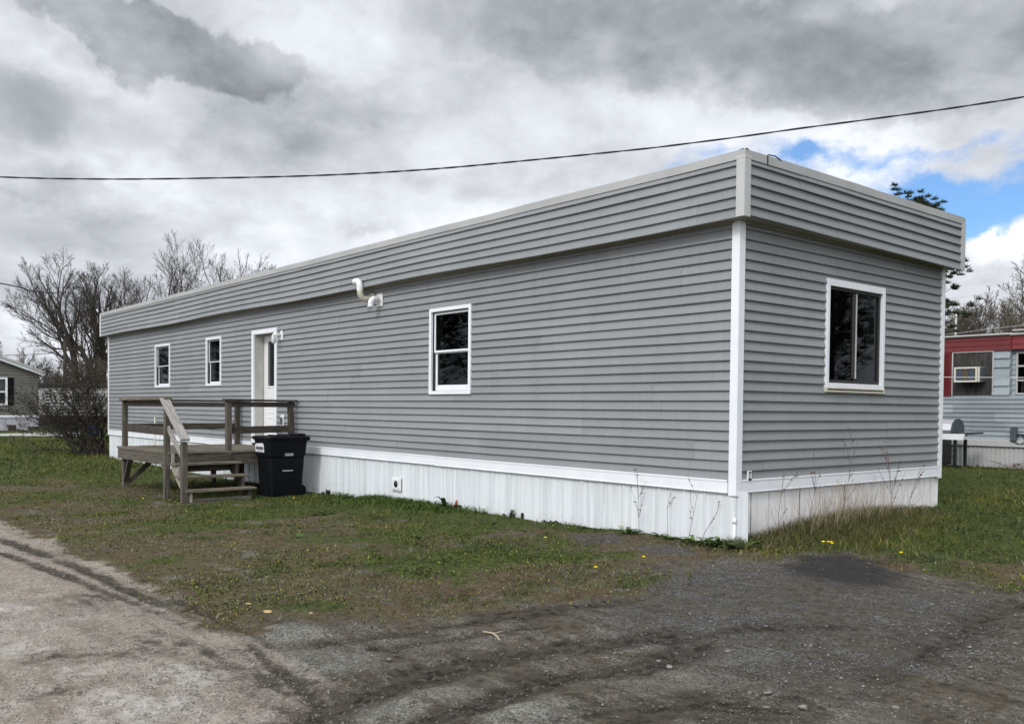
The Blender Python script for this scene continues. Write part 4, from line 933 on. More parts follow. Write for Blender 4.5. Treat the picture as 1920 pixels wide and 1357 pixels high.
m = MB(); quad(m, Vector((-1.79, TY + .10, 0)), TU, TN, .07, 1.93, 1.10, 1.89, -.01); m.build('pane', 'glass', w_)
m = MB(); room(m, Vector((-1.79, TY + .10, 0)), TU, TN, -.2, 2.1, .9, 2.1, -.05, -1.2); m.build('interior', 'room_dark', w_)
m = MB()
for k in range(14): m.tube([(-1.66 + k * .05, TY + .2 + .012 * (k % 2), 1.11), (-1.66 + k * .05, TY + .2 + .012 * (k % 2), 1.36)], .028, 6)
m.build('curtain', 'twig_tan', w_)
m = MB(); m.box((-5, TY - .03, .13), (16, .05, .13), None, .006); m.build('skirting_trim', 'trim_grey', tr)
m = MB(); P_ = []; u_ = TX0
while u_ < TX1: P_ += [(u_, 0), (u_ + .045, 0), (u_ + .055, .018), (u_ + .075, .018)]; u_ += .085
V_ = []
for x, d in P_: V_ += [(x, TY - .01 + d, .08), (x, TY - .01 + d, -.6)]
m.add(V_, [(2 * i, 2 * i + 1, 2 * i + 3, 2 * i + 2) for i in range(len(P_) - 1)]); m.build('skirting', 'trim_grey', tr)
m = MB(); m.box((-5, TY + 2.0, 2.25), (16.2, 4.15, .05), None, .01); m.box((-8.0, TY - .03, 2.255), (12.4, .16, .025), None, .008); m.box((.6, TY - .03, 2.315), (4.7, .2, .028), Matrix.Rotation(.0, 3, 'Y'), .01); m.build('roof', 'trim_grey', tr)
m = MB(); m.box((-5, TY + 3.9, .8), (16, .05, 2.9)); m.box((TX0, TY + 2, .8), (.05, 3.9, 2.9)); m.box((TX1, TY + 2, .8), (.05, 3.85, 2.9)); m.build('wall', 'blue_metal', tr)
m = MB(); m.box((-1.70, TY - .05, .315), (.11, .09, .27), None, .008); m.build('meter_box', 'ac_dark', tr)
m = MB(); m.tube([(-1.62 + .11 * math.cos(a) + .03 * k, TY - .05, .22 + .1 * math.sin(a * 1.0)) for k in range(3) for a in np.linspace(0, 5.5, 12)], .008, 5); m.build('loose_cord', 'cable_black', tr)
ac = thing('air_conditioner', (-2.51, TY - .15, 1.31), 'cream window air conditioner stuck through the boarded window of the trailer', 'air conditioner')
m = MB(); m.box((-2.50, TY - .14, 1.475), (.50, .24, .29), None, .008); m.build('housing', 'ac_dark', ac)
m = MB(); frame_ring(m, Vector((-2.51, TY - .26, 0)), TU, TN, -.25, .20, 1.325, 1.625, .035, .035, .0); m.box((-2.285, TY - .16, 1.475), (.03, .26, .30), None, .006); m.build('frame', 'ac_cream', ac)
m = MB()
for x in (-2.66, -2.43):
    m = MB(); m.box((x, TY - .268, 1.475), (.10, .01, .22)); m.build('coil_panel', 'ac_blue', ac)
for x, wd in ((-2.545, .11), (-2.35, .05)):
    m = MB(); m.box((x, TY - .269, 1.475), (wd, .01, .21)); m.build('coil_panel', 'ac_stain', ac)
# grill
gr = thing('gas_grill', (-2.8, 10.45, g1(-2.8, 10.45)), 'gas grill with stainless lid and black cart beside the blue trailer', 'grill')
GY = 10.45; gg = g1(-2.8, GY)
m = MB(); P_ = [(-.27, .33), (-.27, .38), (-.22, .50), (-.10, .585), (.05, .60), (.2, .55), (.27, .42), (.27, .33)]
m.prism([(-3.30, GY + a, b) for a, b in P_], (.83, 0, 0)); m.build('lid', 'steel', gr)
m = MB(); m.prism([(-2.47, GY + a * 1.03, b * 1.01) for a, b in P_], (.022, 0, 0)); m.build('lid_end', 'ac_dark', gr)
m = MB(); m.tube([(-3.2, GY - .32, .40), (-2.62, GY - .32, .40)], .014, 8); m.build('handle', 'steel', gr)
m = MB(); m.prism([(-3.40, GY - .30, .20), (-2.22, GY - .30, .20), (-2.20, GY - .30, .315), (-3.40, GY - .30, .315)], (0, .06, 0)); cpn = m.build('control_panel', 'white_vinyl', gr)
for x in (-3.2, -2.93, -2.66): m = MB(); m.tube([(x, GY - .30, .26), (x, GY - .335, .26)], .03, 12); m.build('knob', 'black_metal', cpn)
m = MB(); m.box((-2.88, GY, .29), (1.0, .5, .07), None, .01); m.build('firebox', 'black_metal', gr)
m = MB(); m.box((-2.20, GY + .02, .325), (.26, .46, .035), Matrix.Rotation(-.06, 3, 'Y'), .008); m.build('side_shelf', 'black_metal', gr)
m = MB(); m.box((-2.98, GY, (.2 + gg) / 2 + .03), (.62, .46, .2 - gg - .06)); m.build('cabinet', 'black_metal', gr)
for x, y in ((-2.40, -.22), (-2.40, .22), (-3.36, -.22), (-3.36, .22)): m = MB(); m.box((x, GY + y, (.2 + gg) / 2), (.05, .05, .2 - gg)); m.build('leg', 'black_metal', gr)
m = MB()
for z in (.0, -.12): m.box((-2.52, GY - .22, z), (.26, .02, .02))
m.build('crossbar', 'black_metal', gr)

# ---------------------------------------------------------------- brown house and far trailer on the left
RH = Vector((CR.x, CR.y, 0)).normalized(); FH = Vector((-RH.y, RH.x, 0))
lh = thing('brown_house', at(44, -60, 806), 'brown-sided gabled house with white rake trim and black shutters, far left', 'house')
c0 = at(44, 72, 806); UH = RH; NH = -FH
UH, NH, FH = Vector((0, 1, 0)), Vector((1, 0, 0)), Vector((-1, 0, 0)); ho = Vector((c0.x, c0.y, 0)) - UH * 9
def onw(px, py): d_ = ray(px, py); return CT + d_ * ((ho - CT).dot(NH) / d_.dot(NH))
zz = lambda py: onw(36, py).z
ze, zbnd, zsk = onw(72, 702).z, zz(780), zz(808)
hz = lambda px: (onw(px, 760) - ho).dot(UH)
wx0, wx1, wz0, wz1 = hz(-14), hz(14), zz(760), zz(708)
m = MB(); nst = int((ze - zbnd) / .115)
siding(m, ho, UH, NH, 9, zbnd, nst + 1, [(wx0 + .03, wx1 - .03, wz0, wz1)], 9.0, co=.115, ztop=ze + .02)
sl = .36
for k in range(28):                                                   # gable courses shorten towards the ridge
    z0_ = ze + k * .115; cut = (z0_ - ze) / sl
    if 9 - cut < .4: break
    siding(m, ho, UH, NH, max(.3, 9 - cut + .1), z0_, 1, (), 9.3 + k * .01, co=.115)
m.build('wall', 'brown_vinyl', lh)
m = MB(); q = ho + UH * 9; m.add([q + Vector((0, 0, -1)), q + FH * 14 + Vector((0, 0, -1)), q + FH * 14 + Vector((0, 0, ze)), q + Vector((0, 0, ze))], [(0, 1, 2, 3)]); m.build('wall', 'brown_vinyl', lh)
m = MB(); e_ = ho + UH * 9.28; 
a1 = Vector((e_.x, e_.y, ze + .02)); a2 = ho + UH * -3 + Vector((0, 0, ze + .02 + 12.28 * sl))
m.bar(a1 + NH * .22, a2 + NH * .22, .03, .22, up=(0, 0, 1)); m.build('rake_trim', 'white_vinyl', lh)
m = MB(); 
V_ = [a1 + NH * .3 + Vector((0, 0, .12)), a2 + NH * .3 + Vector((0, 0, .12)), a2 + FH * 14 + Vector((0, 0, .12)), a1 + FH * 14 + Vector((0, 0, .12))]
m.add(V_ + [v - Vector((0, 0, .09)) for v in V_], [(0, 1, 2, 3), (7, 6, 5, 4), (0, 4, 5, 1), (1, 5, 6, 2), (2, 6, 7, 3), (3, 7, 4, 0)]); m.build('roof', 'trim_grey', lh)
m = MB(); m.box(ho + UH * 9.2 + FH * 7 + Vector((0, 0, ze + .02)), (.05, 14, .2), Matrix((UH, FH, Vector((0, 0, 1)))).transposed()); m.build('eave', 'white_vinyl', lh)
m = MB(); frame_ring(m, ho, UH, NH, wx0, wx1, wz0, wz1, .09, .04, .004); rt = Matrix((UH, NH, Vector((0, 0, 1)))).transposed(); m.box(ho + UH * (wx0 + wx1) / 2 + NH * .02 + Vector((0, 0, (wz0 + wz1) / 2 - .02)), (wx1 - wx0 - .18, .03, .07), rt); wl = m.build('window', 'white_vinyl', lh)
m = MB(); quad(m, ho, UH, NH, wx0 + .08, wx1 - .08, wz0 + .08, wz1 - .08, .006); m.build('pane', 'glass', wl)
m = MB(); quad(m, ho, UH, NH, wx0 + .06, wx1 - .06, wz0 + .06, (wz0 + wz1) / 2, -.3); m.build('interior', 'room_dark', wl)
m = MB(); quad(m, ho, UH, NH, wx0 + .06, wx1 - .06, (wz0 + wz1) / 2, wz1 - .06, -.28); m.build('curtain', 'curtain', wl)
for a, b in ((hz(14.5), hz(26)), (wx0 - .33, wx0 - .02)):
    m = MB(); m.box(ho + UH * (a + b) / 2 + NH * .03 + Vector((0, 0, (wz0 + wz1) / 2)), (b - a, .035, wz1 - wz0), rt, .006)
    for k in range(12): m.box(ho + UH * (a + b) / 2 + NH * .05 + Vector((0, 0, wz0 + .15 + k * (wz1 - wz0 - .3) / 11)), (b - a - .08, .012, .05), rt)
    m.build('shutter', 'black_plastic', lh)
m = MB(); m.box(ho + UH * 4.5 + NH * .02 + Vector((0, 0, zbnd - .01)), (9.04, .05, .12), rt); m.build('trim_band', 'white_vinyl', lh)
m = MB(); m.box(ho + UH * 4.5 - NH * .02 + Vector((0, 0, (zbnd + zsk) / 2 - .15)), (9.0, .04, zbnd - zsk + .2), rt); m.build('foundation', 'lavender_skirt', lh)
for px_, wd, lb in ((18, .34, 'small dark planter box by the wall of the brown house, left one'), (58, .46, 'brown flower trough by the corner of the brown house')):
    p = onw(px_, 806) + NH * .5; g_ = g1(p.x, p.y)
    m = MB(); r_ = Matrix((UH, -NH, Vector((0, 0, 1)))).transposed(); h_ = .27 if wd < .4 else .19
    c_ = Vector((p.x, p.y, g_)); hw = wd / 2
    V_ = [c_ + r_ @ Vector((sx * hw * k, sy * .14 * k, z)) for z, k in ((-.03, .8), (h_, 1.0), (h_, .9), (h_ - .05, .88)) for sx, sy in ((-1, -1), (1, -1), (1, 1), (-1, 1))]
    m.add(V_, [(3, 2, 1, 0)] + [(4 * i + k, 4 * i + (k + 1) % 4, 4 * i + 4 + (k + 1) % 4, 4 * i + 4 + k) for i in range(3) for k in range(4)] + [(12, 13, 14, 15)])
    tag(m.build('planter', 'planter', None, c_), lb, 'planter')
# concrete strip across the far lawn
m = MB(); A = [gpt(-60, 812.5), gpt(150, 810.5), gpt(150, 814.5), gpt(-60, 817.5)]; n_ = 16; V_ = []
for i in range(n_ + 1):
    t = i / n_
    for a, b in ((A[0], A[1]), (A[3], A[2])): q = a.lerp(b, t); V_.append((q.x, q.y, g1(q.x, q.y) + .03))
m.add(V_, [(2 * i, 2 * i + 1, 2 * i + 3, 2 * i + 2) for i in range(n_)]); o = m.build('footpath', 'concrete'); tag(o, 'pale concrete strip along the far edge of the left lawn', None, kind='structure')
# far white trailer
ft = thing('white_trailer', at(56, 140, 804), 'pale trailer with dark roof edge behind the bare shrub at left', 'trailer')
fo_ = at(56, 60, 804); fo_ = Vector((fo_.x, fo_.y, 0)); zq = lambda py: at(56, 110, py).z; Lf = 10.0
rt = Matrix((RH, -FH, Vector((0, 0, 1)))).transposed()
m = MB(); siding(m, fo_, RH, -FH, Lf, zq(779), int((zq(724) - zq(779)) / .2) + 1, (), 11.0, co=.2, ztop=zq(724)); m.build('wall', 'pale_vinyl', ft)
m = MB(); m.box(fo_ + RH * Lf / 2 + FH * 2 + Vector((0, 0, zq(721))), (Lf + .4, 4.6, .2), rt); m.build('roof', 'dark_bronze', ft)
m = MB(); m.box(fo_ + RH * Lf / 2 - FH * -.05 + Vector((0, 0, zq(792))), (Lf, .05, zq(779) - zq(806)), rt); m.build('skirting', 'planter', ft)
hx = lambda px: (at(56, px, 760) - fo_).dot(RH)
for a, b, c, d in ((84, 96, 775, 730), (110, 122, 778, 728), (137, 150, 760, 732), (160, 168, 760, 734), (182, 190, 770, 733)):
    m = MB(); frame_ring(m, fo_, RH, -FH, hx(a), hx(b), zq(c), zq(d), .06, .05, .02); wq = m.build('window', 'trim_grey', ft)
    m = MB(); quad(m, fo_, RH, -FH, hx(a) + .02, hx(b) - .02, zq(c) + .02, zq(d) - .02, .03); m.build('pane', 'room_dark', wq)
p = gpt(176, 812); 
m = MB(); c_ = at(40, 176, 806); g_ = g1(c_.x, c_.y)
loft(m, [[(c_.x + .26 * math.cos(a) * k, c_.y + .26 * math.sin(a) * k, g_ + z) for a in np.linspace(0, 2 * math.pi, 14, endpoint=False)] for z, k in ((-.02, .8), (.42, 1.0), (.44, 1.08), (.42, .96), (.2, .85))]); tag(m.build('blue_tub', 'blue_paint', None, (c_.x, c_.y, g_)), 'small blue tub half hidden behind the bare shrub', 'tub')
# utility pole far left and thin pole far right
p = at(62, 122, 806); q = at(62, 122, 641); g_ = g1(p.x, p.y); m = MB(); m.tube([(p.x, p.y, g_ - .5), (p.x, p.y, q.z)], [.15, .11], 8); m.box((p.x, p.y, q.z - .5), (.1, 1.6, .1)); tag(m.build('utility_pole', 'bark_dark', None, (p.x, p.y, g_)), 'dark utility pole standing in front of the big bare trees', 'utility pole')
p = at(34, 1789, 700); q = at(34, 1793, 583); g_ = g1(p.x, p.y); m = MB(); m.tube([(p.x, p.y, g_ - .3), (q.x, q.y, q.z)], [.045, .035], 6); tag(m.build('antenna_pole', 'cable_pale', None, (p.x, p.y, g_)), 'thin pale pole rising behind the red trailer roof', 'pole')

# ---------------------------------------------------------------- vegetation
class Tubes:
    """many tapered limbs gathered as segment lists, built at once"""
    def __init__(s): s.a = []; s.b = []; s.ra = []; s.rb = []
    def seg(s, a, b, ra, rb): s.a.append(tuple(a)); s.b.append(tuple(b)); s.ra.append(ra); s.rb.append(rb)
    def geo(s, n):
        A = np.array(s.a); B = np.array(s.b); ra = np.array(s.ra); rb = np.array(s.rb)
        d = B - A; d /= np.linalg.norm(d, axis=1, keepdims=True) + 1e-9
        h = np.where(np.abs(d[:, 2:3]) > .9, [[1., 0, 0]], [[0, 0, 1.]]); u = np.cross(d, h); u /= np.linalg.norm(u, axis=1, keepdims=True); v = np.cross(d, u)
        V = []; 
        for P, r_ in ((A, ra), (B, rb)):
            for k in range(n):
                a = 2 * math.pi * k / n; V.append(P + (u * math.cos(a) + v * math.sin(a)) * r_[:, None])
        V = np.stack(V, 1); base = np.arange(len(A))[:, None] * 2 * n
        F = np.concatenate([base + np.array([[k, (k + 1) % n, n + (k + 1) % n, n + k]]) for k in range(n)], 0)
        return V.reshape(-1, 3), F
def bare_tree(base, H, seed, name_label, spread=.5, trunks=1, rt_=.22, lean=(0, 0), dens=1.0, mat=('bark_dark', 'bark_grey'), group='bare trees beyond the roof', first=.28, twr=.0165, nm='bare_tree'):
    rng = random.Random(seed); big = Tubes(); small = Tubes()
    base = Vector(base)
    def rv(): return Vector((rng.gauss(0, 1), rng.gauss(0, 1), rng.gauss(0, 1)))
    def limb(p, d, L, r, lvl):
        n = max(3, int(L / (H * .045))) if lvl < 3 else (3 if lvl < 4 else 2)
        st = L / n; T = big if lvl < 2 else small; pts = [(p, r)]; rend = r * (.32 if lvl else .30)
        for i in range(n):
            d = (d + rv() * (.085 + .02 * lvl) + Vector((0, 0, .07 if lvl else .02))).normalized()
            q = p + d * st; r2 = r + (rend - r) * (i + 1) / n
            T.seg(p, q, max(r + (rend - r) * i / n, twr * .5), max(r2, twr * .42)); p = q; pts.append((p, r2))
        if lvl >= 4: return
        kids = [0, 0, 0, 0, 0]
        nk = int(round({0: 7, 1: 6, 2: 5, 3: 4}[lvl] * dens * rng.uniform(.8, 1.2)))
        for k in range(nk):
            t = (first if lvl == 0 else .22) + (1 - (first if lvl == 0 else .22)) * (k + rng.random() * .8) / nk
            i = min(int(t * n), n - 1); q, rq = pts[i]; q2, _ = pts[i + 1]; q = q.lerp(q2, t * n - i); dd = (q2 - pts[i][0]).normalized()
            sd_ = rv(); sd_ = (sd_ - dd * sd_.dot(dd)).normalized()
            ang = rng.uniform(.38, .78) * (spread + .5 if lvl == 0 else 1)
            nd = (dd * math.cos(ang) + sd_ * math.sin(ang)).normalized()
            ll = L * (rng.uniform(.42, .68) if lvl == 0 else rng.uniform(.38, .62)) * (1.15 - .45 * t)
            limb(q, nd, ll, max(rq * rng.uniform(.45, .65), twr * .5), lvl + 1)
        # leader carries on
        if lvl < 4:
            for _ in range(2): limb(p, (d + rv() * .3).normalized(), L * rng.uniform(.26, .38), max(rend, twr * .5), lvl + 1 if lvl else 2)
    for k in range(trunks):
        a = 2 * math.pi * k / max(trunks, 1) + seed
        off = Vector((math.cos(a), math.sin(a), 0)) * (.0 if trunks == 1 else rt_ * 1.6)
        dd = Vector((lean[0] + (math.cos(a) * .16 if trunks > 1 else 0), lean[1] + (math.sin(a) * .16 if trunks > 1 else 0), 1)).normalized()
        limb(base + off - Vector((0, 0, .3)), dd, H * rng.uniform(.66, .8), rt_ * 1.25 * rng.uniform(.8, 1.05), 0)
    t = thing(nm, base, name_label, 'tree', group)
    V1, F1 = big.geo(7); npmesh('trunk', V1, F1, mat[0], parent=t, smooth=True)
    V2, F2 = small.geo(3); npmesh('crown', V2, F2, mat[1], parent=t)
    return t
def base_at(d, px):
    p = at(d, px, 790); return Vector((p.x, p.y, g1(p.x, p.y)))
def hgt(d, px, py): return at(d, px, py).z
for (d, px, top, sd_, lab_, kw) in [
    (66, 168, 488, 1, 'large bare tree with dark forked trunks, leftmost behind the low end of the roof', dict(trunks=2, rt_=.30, lean=(-.02, -.05), spread=.42, dens=1.0)),
    (70, 190, 490, 2, 'tall bare tree close to the right of the large forked one', dict(trunks=2, rt_=.24, spread=.4)),
    (78, 238, 494, 3, 'bare tree rising over the far left end of the roof', dict(trunks=2, rt_=.22, spread=.45)),
    (80, 286, 506, 4, 'dense bare tree over the roof, between two taller bare ones', dict(trunks=1, rt_=.22, spread=.45, dens=1.08)),
    (84, 340, 474, 6, 'slim bare tree just left of the tallest crown above the roof', dict(trunks=2, rt_=.2, spread=.4, dens=.95)),
    (86, 398, 442, 7, 'tallest bare tree with a wide fine crown above the roof', dict(trunks=2, rt_=.24, spread=.5, dens=1.0)),
    (90, 440, 470, 9, 'thin bare tree beside the tallest crown, on its right', dict(trunks=1, rt_=.2, spread=.4, dens=.9)),
    (92, 480, 446, 8, 'lone pale bare tree, rightmost of those above the left roof', dict(trunks=1, rt_=.19, spread=.4, dens=.9))]:
    b0 = base_at(d, px); bare_tree(b0, (hgt(d, px, top) - b0.z) * .92, sd_, lab_, **kw)
bt = dict(group=None, mat=('bark_grey', 'twig_tan'), twr=.02)
b0 = base_at(95, 4); bare_tree(b0, (hgt(95, 4, 612) - b0.z) * .9, 11, 'pale fine-twigged bare tree behind the roof of the brown house', trunks=2, rt_=.15, spread=.4, dens=.9, **bt)
for k, (d, px, top) in enumerate([(100, 75, 672), (104, 100, 690), (58, 205, 640), (60, 172, 668), (64, 140, 690)]):
    b0 = base_at(d, px); bare_tree(b0, (hgt(d, px, top) - b0.z) * .95, 30 + k, ['low bare thicket tree beside the brown house roof edge', 'smallest bare tree low in the gap right of the brown house', 'brown brushy tree touching the far left corner of the home', 'brown brushy tree at the foot of the large forked tree', 'brushy young tree by the utility pole'][k], trunks=3, rt_=.07, spread=.5, dens=.95, first=.1, group='scrubby trees at the left', mat=('bark_grey', 'twig_tan') if k > 1 else ('bark_dark', 'bark_grey'), twr=.018, nm='scrub_tree')
for k, (d, px, top, lb) in enumerate([(42, 1792, 566, 'brown scrubby bare tree next to the home wall edge, behind the red trailer'), (44, 1832, 548, 'tallest scrubby bare tree in the middle behind the red trailer'), (43, 1868, 566, 'low twiggy tree right of the tallest scrub behind the red trailer'), (47, 1812, 572, 'olive-brown thicket tree filling the gap behind the red trailer'), (46, 1852, 582, 'short brushy tree behind the red trailer roof seam'), (40, 1895, 580, 'short dark bare tree above the red trailer near the frame edge')]):
    b0 = base_at(d, px); bare_tree(b0, (hgt(d, px, top) - b0.z) * .95, 50 + k, lb, trunks=3, rt_=.08, spread=.5, dens=1.0, first=.15, group='scrub trees behind the red trailer', mat=('bark_grey', 'twig_tan') if k not in (1, 5) else ('bark_dark', 'bark_grey'), twr=.013, nm='scrub_tree')
b0 = base_at(46, 1935); bare_tree(b0, (hgt(46, 1935, 468) - b0.z) * .92, 71, 'tall grey bare tree cut by the right edge of the frame', trunks=2, rt_=.16, spread=.55, group=None, mat=('bark_grey', 'bark_grey'), twr=.014)

def pine(base, H, seed, label, lean=0.0, rad=1.6, tiers=15, cat='tree', needle=.10, nm='pine_tree', per=70, pw=.75):
    rng = random.Random(seed); rn = np.random.default_rng(seed); base = Vector(base); tb = Tubes(); NV = []
    top = base + Vector((lean, 0, H)); n = 12
    for i in range(n): tb.seg(base.lerp(top, i / n), base.lerp(top, (i + 1) / n), .16 * (1 - i / n) + .012, .16 * (1 - (i + 1) / n) + .012)
    for k in range(tiers):
        t = .22 + .77 * k / (tiers - 1)
        for j in range(rng.randint(4, 6)):
            a = rng.uniform(0, 2 * math.pi); Lb = rad * (1.08 - t) ** pw * rng.uniform(.45, 1.25); p = base.lerp(top, t + rng.uniform(-.02, .02)); d = Vector((math.cos(a), math.sin(a), rng.uniform(.15, .6)))
            m_ = 5
            for i in range(m_):
                q = p + d.normalized() * Lb / m_; tb.seg(p, q, .03 * (1 - i / m_) + .006, .03 * (1 - (i + 1) / m_) + .006)
                if i >= 1:
                    for _ in range(3):
                        c = np.array(q) + rn.normal(0, .11 + .05 * Lb, 3); NV.append(c)
                p = q; d = d + Vector((0, 0, rng.uniform(-.12, .25)))
    for _ in range(8): NV.append(np.array(top) + rn.normal(0, .1, 3) - [0, 0, rng.uniform(0, .5)])
    C = np.repeat(np.array(NV), per, 0); N = len(C); d = rn.normal(0, 1, (N, 3)); d[:, 2] = np.abs(d[:, 2]) * .8 + .1; d /= np.linalg.norm(d, axis=1, keepdims=True)
    C = C + d * rn.uniform(0, .10, (N, 1)); L_ = needle * rn.uniform(.6, 1.3, (N, 1)); s_ = np.cross(d, rn.normal(0, 1, (N, 3))); s_ /= np.linalg.norm(s_, axis=1, keepdims=True)
    V = np.stack([C - s_ * .011, C + s_ * .011, C + d * L_], 1).reshape(-1, 3)
    t = thing(nm, base, label, cat); V1, F1 = tb.geo(6); npmesh('trunk', V1, F1, 'bark_dark', parent=t); npmesh('crown', V, np.arange(3 * N).reshape(-1, 3), 'needles', parent=t)
    return t
b0 = base_at(31, 1708); pine(b0, hgt(31, 1722, 350) - b0.z - .75, 5, 'dark green pine poking above the right roof edge', lean=-.25, rad=2.6, tiers=21, per=85, pw=.5)
# pines across the road behind the viewer: they show only as dark reflections in the window glass
ptre = None
for k, (x, y, h) in enumerate([(-28, -27, 11), (-33, -25, 12), (-37, -28, 13), (-41, -25, 12), (-45, -28, 12), (-49, -25, 11), (-54, -27, 12), (-53, -17, 12), (-58, -15, 11), (-60, -20, 12), (-63, -11, 11), (11, 30, 11), (15, 27, 12), (18, 31, 12), (22, 28, 11), (25, 34, 13), (14, 35, 13)]):
    if ptre is None:
        ptre = pine((x, y, g1(x, y)), h, 91, 'dark pine in a row across the road, mirrored in the window glass', rad=4.2, tiers=15, needle=.32, per=30); ptre['group'] = 'pines across the road'
        pr = ptre
    else:
        pr = ptre.copy(); COL.objects.link(pr); pr.location = (x, y, g1(x, y)); pr.rotation_euler = (0, 0, k * 1.3); pr.scale = (1, 1, h / 11.0)
        for ch in list(ptre.children):
            c_ = ch.copy(); COL.objects.link(c_); pi_ = ch.matrix_parent_inverse.copy(); c_.parent = pr; c_.matrix_parent_inverse = pi_
# bare shrub beside the far end of the home
sh = Tubes(); rng = random.Random(17); buds = []
sb = base_at(26.6, 178); sh_base = Vector(sb)
def stem(p, d, L, r, lvl):
    n = 6 if lvl == 0 else 4
    pts = [p]
    for i in range(n):
        d = (d + Vector((rng.gauss(0, .10), rng.gauss(0, .10), rng.gauss(.0, .06) + (-.05 if lvl == 0 else .0)))).normalized(); q = p + d * L / n
        sh.seg(p, q, r * (1 - .75 * i / n), r * (1 - .75 * (i + 1) / n)); p = q; pts.append(p)
    if lvl < 3:
        for k in range({0: 6, 1: 3, 2: 2}[lvl]):
            q = pts[rng.randint(2 if lvl == 0 else 1, n)]; dd = (d + Vector((rng.gauss(0, .55), rng.gauss(0, .55), rng.gauss(.12, .4)))).normalized(); stem(q, dd, L * rng.uniform(.25, .5), max(r * .5, .003), lvl + 1)
    if lvl >= 1:
        for q in pts[1:]:
            for _ in range(2): buds.append(np.array(q) + np.array([rng.gauss(0, .03) for _ in range(3)]))
for k in range(78):
    o_ = RH * rng.gauss(0, .30) + FH * rng.gauss(0, .25)
    la = rng.uniform(-1.0, .38) if k % 3 else rng.uniform(-.4, .3)
    d = (RH * la + FH * rng.gauss(0, .35) + Vector((0, 0, 1.0 if k % 4 else .75))).normalized()
    stem(sh_base + o_ - Vector((0, 0, .06)), d, rng.uniform(1.5, 2.5), rng.uniform(.010, .021), 0)
st_ = thing('bare_shrub', sh_base, 'big tangled shrub with mostly bare brown stems at the far left end of the home', 'shrub')
V1, F1 = sh.geo(4); npmesh('stems', V1, F1, 'bark_dark', parent=st_)
rn = np.random.default_rng(4); B = np.array(buds); B = B[rn.random(len(B)) < .38]; N = len(B); d = rn.normal(0, 1, (N, 3)); d /= np.linalg.norm(d, axis=1, keepdims=True); s_ = np.cross(d, rn.normal(0, 1, (N, 3))); s_ /= np.linalg.norm(s_, axis=1, keepdims=True); ll = rn.uniform(.012, .03, (N, 1))
npmesh('leaves', np.stack([B - d * ll, B + s_ * ll * .6, B + d * ll, B - s_ * ll * .6], 1).reshape(-1, 3), np.arange(4 * N).reshape(-1, 4), 'bud_brown', parent=st_)

# ---------------------------------------------------------------- grass, weeds, stones
rn = np.random.default_rng(11)
def in_home(x, y): return (x > -HL) & (x < .012) & (y > -.008) & (y < HW)
def blades(name, x, y, h, w_, lean, cA, cB, mixv, dry=None):
    N = len(x); z = gz(x, y) - .006; ang = rn.uniform(0, 2 * math.pi, N); ca, sa = np.cos(ang), np.sin(ang)
    la = rn.uniform(0, 2 * math.pi, N); lm = h * lean * rn.uniform(.2, 1.2, N)
    P0 = np.stack([x - ca * w_ / 2, y - sa * w_ / 2, z], 1); P1 = np.stack([x + ca * w_ / 2, y + sa * w_ / 2, z], 1)
    mx_, my_ = x + np.cos(la) * lm * .35, y + np.sin(la) * lm * .35
    P2 = np.stack([mx_ + ca * w_ * .36, my_ + sa * w_ * .36, z + h * .6], 1); P3 = np.stack([mx_ - ca * w_ * .36, my_ - sa * w_ * .36, z + h * .6], 1)
    P4 = np.stack([x + np.cos(la) * lm, y + np.sin(la) * lm, z + h * np.sqrt(np.maximum(.15, 1 - (lean * .6) ** 2))], 1)
    V = np.stack([P0, P1, P2, P3, P4], 1).reshape(-1, 3); b5 = np.arange(N)[:, None] * 5
    F = np.concatenate([b5 + [[0, 1, 2]], b5 + [[0, 2, 3]], b5 + [[3, 2, 4]]], 0)
    c = cA + (cB - cA) * mixv[:, None]; c = c * rn.uniform(.48, 1.32, (N, 1))
    o = npmesh(name, V, F, 'blades', {'col': np.repeat(c, 5, 0)}); o['kind'] = 'stuff'; return o
G1 = np.array([.034, .052, .011]); G2 = np.array([.125, .150, .036]); TAN = np.array([.29, .235, .135]); BRN = np.array([.11, .088, .046])
def sample(n, r0, r1, a0, a1):
    u = rn.random(n); th = th0 + R(a0) + (R(a1) - R(a0)) * rn.random(n); r = r0 * (r1 / r0) ** u
    return CT.x + r * np.cos(th), CT.y + r * np.sin(th), r
x, y, r = sample(900000, 3.2, 42, -34, 34)
k = ~in_home(x, y); x, y, r = x[k], y[k], r[k]
z_ = zones(x, y); soil = (1 - z_['road']) * (1 - z_['drive']) * (1 - z_['dark'])
cl = fbm(x * 2.3, y * 2.3, 41); cl2 = fbm(x * 9, y * 9, 44)
dens = soil ** 2 * (.42 + .58 * z_['green']) * (.30 + .9 * sm(cl, .35, .65)) * (.08 + 1.15 * sm(cl2, .42, .58))
side = sm(y - .35 * x, -.6, 1.2) * sm(x, -.8, -.1); farl = sm(-x, 13, 20)
k = rn.random(len(x)) < dens; x, y, r, cl, cl2 = x[k], y[k], r[k], cl[k], cl2[k]; gr = z_['green'][k]; side = side[k]; farl = farl[k]
N = len(x); h = (.020 + .024 * gr + .026 * side + .030 * farl) * rn.uniform(.5, 1.5, N) * (1 + .004 * r); w_ = np.maximum(.0035, .00042 * r) * rn.uniform(.7, 1.4, N)
drym = rn.random(N) < (.60 - .50 * gr)
c3 = fbm(x * 7, y * 7, 88); mixv = np.clip(rn.random(N) * .5 + 2.3 * (c3 - .42), 0, 1.4); h = h * (.55 + .9 * sm(cl2, .42, .66)); brd = rn.random(N) < .06; w_ = np.where(brd, w_ * 2.6, w_); mixv = np.where(brd, .9, mixv)
h = np.minimum(h, .10); o = None
